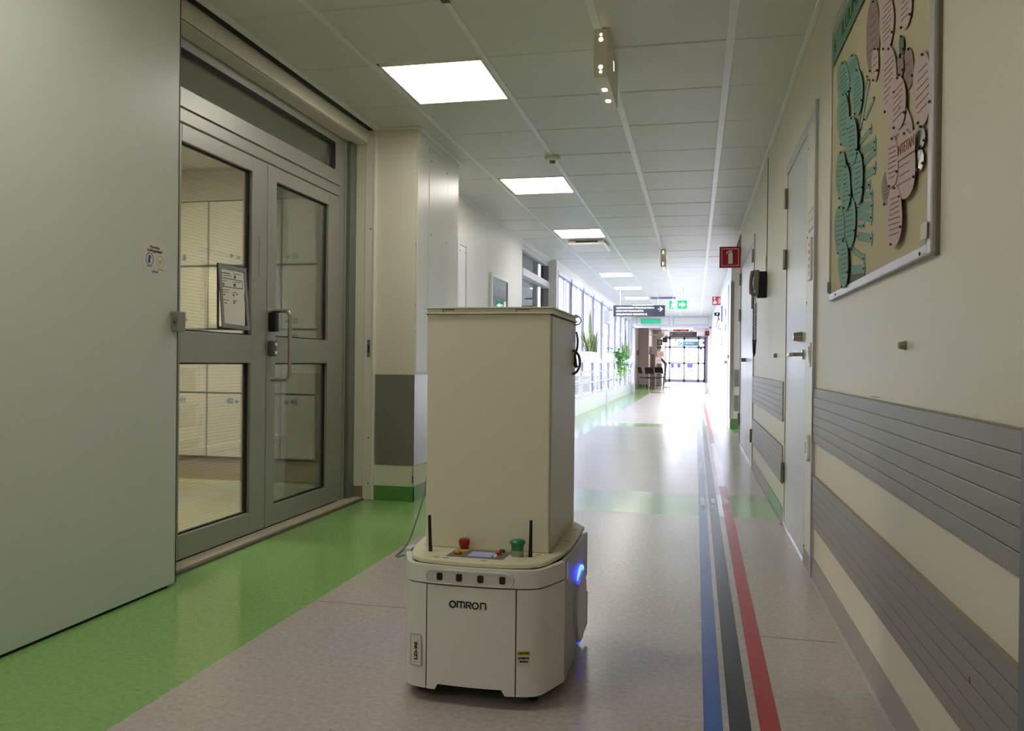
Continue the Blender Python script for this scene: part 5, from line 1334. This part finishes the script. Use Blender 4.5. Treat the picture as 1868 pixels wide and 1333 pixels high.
for x0, y0, x1, y1, Y, c, nm, lab in ((1209, 615.5, 1217.5, 624.5, 36.5, (120, 24, 34), 'red_sign', 'dark red square sign beside the far clock'), (1286, 604, 1295, 612, 33.2, (116, 30, 40), 'red_sign', 'dark red sign at the right of the far doorway'),
                                   (1281.5, 622.5, 1286, 628, 44.0, (180, 40, 66), 'red_sign', 'tiny red sign right of the blue entrance sign'), (1198.5, 619, 1208.5, 629.5, 39.0, (14, 66, 58), 'green_sign', 'dark green square sign left of the far red sign'),
                                   (1199, 631, 1206.5, 636, 39.3, (60, 58, 64), 'grey_sign', 'small charcoal sign under the dark green sign'), (1276.5, 633, 1281, 638, 45.0, (40, 60, 96), 'navy_sign', 'tiny navy sign on the right entrance side light'),
                                   (1230, 618.5, 1235, 624, 44.0, (220, 238, 200), 'pale_sign', 'tiny pale green exit box above the entrance doors')):
    t, a, b = flat_sign(nm, x0, y0, x1, y1, Y, mat('m_%s_%d' % (nm, x0), c, .4), lab)
    cx_, cz_ = (a.x + b.x) / 2, (a.z + b.z) / 2
    obj('icon', MB().poly_xz(circ(cx_, cz_, (b.x - a.x) * .22, n=12), Y - .003, Y), mat('dim_icon', (150, 110, 116), .5), t)
ck = root('wall_clock', (-1.5, 37.0, 2.2), 'round grey clock on a bracket in the corridor beyond', 'clock')
p = at(1205.3, 611, Y=37.0)
obj('case', MB().cyl((p.x, 37.0, p.z), (0, -1, 0), .125, .05, 28), mat('clock_grey', (150, 146, 142), .4), ck, smooth=True)
obj('face', MB().cyl((p.x, 36.95, p.z), (0, -1, 0), .105, .003, 28), mat('clock_face', (186, 184, 178), .5), ck)
obj('hands', MB().ribbon([(p.x, p.z), (p.x + .02, p.z + .08)], .012, (0, 36.947, 0), XU, UZ, FY, .002).ribbon([(p.x, p.z), (p.x + .05, p.z - .02)], .014, (0, 36.947, 0), XU, UZ, FY, .002), INK, ck)
obj('arm', MB().tube([(p.x - .12, 37.0, p.z), (-2.0, 37.0, p.z)], .018, 8), WHITEM, ck)
# hanging picture / door window on the left wall beyond
fp = root('corridor_picture', (-2.40, 32.0, 1.2), 'brown and yellow abstract picture on the corridor wall beyond', 'picture')
y0, y1 = at(1166.5, 640, X=-2.39).y, at(1171.5, 640, X=-2.39).y
z1 = at(1168, 608.5, X=-2.39).z
obj('canvas', MB().box(-2.40, -2.38, y0, min(y1, 35.9), .98, z1), mat('ochre_canvas', (172, 152, 96), .6, var=.3, scale=2), fp)
obj('dark_shape', MB().box(-2.38, -2.378, y0 + .3, y0 + .9, 1.25, z1 - .3), mat('brown_figure', (96, 74, 70), .6), fp)
cr = root('card_reader', (-2.1, 29.4, 1.5), 'small black card reader by the open far door leaf', 'card reader')
p = at(1163, 643.5, X=-2.39)
obj('case', MB().box(-2.40, -2.36, p.y - .08, p.y + .08, p.z - .11, p.z + .11), BLACK, cr, bevel=.01)
obj('led', MB().box(-2.36, -2.358, p.y - .01, p.y + .01, p.z + .05, p.z + .06), mat('reader_led', (120, 30, 30), .4), cr)


def office_chair(x, y, rz, lab):
    t = root('visitor_chair', (x, y, 0), lab, 'chair', 'visitor chairs in the corridor beyond')
    c, s_ = math.cos(rz), math.sin(rz)
    R_ = lambda a, b, z: (x + a * c - b * s_, y + a * s_ + b * c, z)
    CHF = mat('chair_tube', (176, 170, 176), .3, .6); CHS = mat('chair_black', (26, 24, 26), .5)
    def bx(m, a0, a1, b0, b1, z0, z1):
        V = [R_(a, b, z) for z in (z0, z1) for a, b in ((a0, b0), (a1, b0), (a1, b1), (a0, b1))]
        m._add(V, [(0, 3, 2, 1), (4, 5, 6, 7), (0, 1, 5, 4), (1, 2, 6, 5), (2, 3, 7, 6), (3, 0, 4, 7)]); return m
    obj('seat', bx(MB(), -.23, .23, -.22, .22, .44, .48), CHS, t, bevel=.008)
    V = MB(); V._add([R_(a, b, z) for a, b, z in ((-.22, .20, .62), (.22, .20, .62), (.22, .24, .62), (-.22, .24, .62), (-.20, .29, .88), (.20, .29, .88), (.20, .32, .88), (-.20, .32, .88))], [(0, 3, 2, 1), (4, 5, 6, 7), (0, 1, 5, 4), (1, 2, 6, 5), (2, 3, 7, 6), (3, 0, 4, 7)])
    obj('backrest', V, CHS, t, bevel=.006)
    for a, b in ((-.22, -.20), (.22, -.20)): obj('leg', MB().tube([R_(a, b, 0), R_(a, b, .66), R_(a, b + .40, .66)], .012, 6), CHF, t)
    for a in (-.22, .22): obj('leg', MB().tube([R_(a, .24, 0), R_(a, .20, .46), R_(a, .29, .86)], .012, 6), CHF, t)
    return t


office_chair(-1.93, 33.6, 2.0, 'black-seated chair nearest, just past the far doorway')
office_chair(-1.62, 33.0, 2.6, 'black-seated chair second, beside the grey information screen')
office_chair(-1.45, 34.8, 2.9, 'black-seated chair third and farthest along the corridor beyond')
# brown boards, white paper and a slanted grey totem
for x0, y0, x1, y1, Y, c, nm, lab in ((1186, 646, 1194, 706, 35.4, (128, 112, 102), 'brown_screen', 'tall brown screen standing behind the far chairs'), (1198, 662, 1207, 699, 38.6, (120, 112, 112), 'grey_cabinet', 'tall narrow grey stand beside the slanted totem'),
                                   (1184, 632, 1190, 647, 35.9, (190, 184, 200), 'notice_paper', 'pale notice sheet on the wall behind the far chairs'), (1196, 651.5, 1207, 663.5, 38.4, (206, 200, 212), 'notice_paper', 'pale lilac notice sheet on the far grey stand'),
                                   (1199, 640, 1211, 651, 38.5, (176, 156, 138), 'notice_paper', 'beige board above the lilac notice sheet')):
    a, b = at(x0, y0, Y=Y), at(x1, y1, Y=Y); zb = 0.0 if 'sheet' not in lab and 'board' not in lab else b.z
    t = root(nm, ((a.x + b.x) / 2, Y, zb), lab, 'board' if 'paper' in nm else 'stand')
    obj('face', MB().box(a.x, b.x, Y, Y + .04, max(zb, .02), a.z), mat('fm_%s%d' % (nm, x0), c, .5), t)
    if zb == 0: obj('foot', MB().box(a.x - .03, b.x + .03, Y - .15, Y + .15, 0, .02), BLACK, t)
    else: obj('print', MB().box(a.x + (b.x - a.x) * .3, b.x - (b.x - a.x) * .3, Y - .002, Y, (a.z + zb) / 2 - .01, (a.z + zb) / 2 + .01), mat('print_grey', (110, 106, 120), .6), t)
tt = root('slanted_totem', (-1.35, 36.0, 0), 'slanted dark grey information totem near the entrance', 'stand')
q = [at(x, y, Y=36.3) for x, y in ((1206, 651), (1216.5, 663), (1215, 678), (1211, 704), (1209, 704), (1211.5, 678), (1212, 665), (1206, 657))]
obj('body', MB().poly_xz([(v.x, max(v.z, 0)) for v in q], 36.3, 36.7), mat('totem_grey', (112, 104, 108), .4), tt)
obj('base', MB().box(at(1209, 700, Y=36.3).x, at(1223, 700, Y=36.3).x, 36.2, 36.8, 0, .03), mat('totem_base', (150, 148, 156), .4), tt)
dw = root('side_door', (.68, 38, 0), 'brown-framed side door in the right wall beyond', 'door')
y0 = at(1292.5, 640, X=.67).y
obj('frame', MB().box(.66, .68, 34.5, 38.5, 0, 2.2), mat('side_frame', (150, 138, 138), .5), dw)
obj('glass_strip', MB().box(.655, .66, 35.5, 36.4, .9, 2.0), mat('olive_strip', (104, 92, 50), .4), dw)

# ================================================================== OUTSIDE
struct('ground_outside', MB().box(-60, -2.6, -20, 90, -.5, -.35).box(-2.6, 40, 48.4, 110, -.5, -.35), mat('wet_asphalt', (104, 106, 112), .8))
for x0_, x1_, lab in ((1223.5, 1229.5, 'left lilac-blue bench back outside the entrance'), (1235, 1242, 'middle lilac-blue bench back outside the entrance'), (1253, 1264, 'right lilac-blue bench back outside the entrance')):
    p, q = at(x0_, 663, Y=54.0), at(x1_, 671, Y=54.0)
    t = root('bench', ((p.x + q.x) / 2, 54.0, -.35), lab, 'bench')
    obj('backrest', MB().box(p.x, q.x, 54.0, 54.05, q.z, p.z), mat('bench_blue', (24, 24, 70), .9), t)
    obj('seat', MB().box(p.x, q.x, 53.6, 54.0, q.z - .25, q.z - .20), MATS['bench_blue'], t)
    for xx in (p.x + .04, q.x - .04): obj('leg', MB().box(xx - .02, xx + .02, 53.98, 54.02, -.35, q.z), MATS['bench_blue'], t)
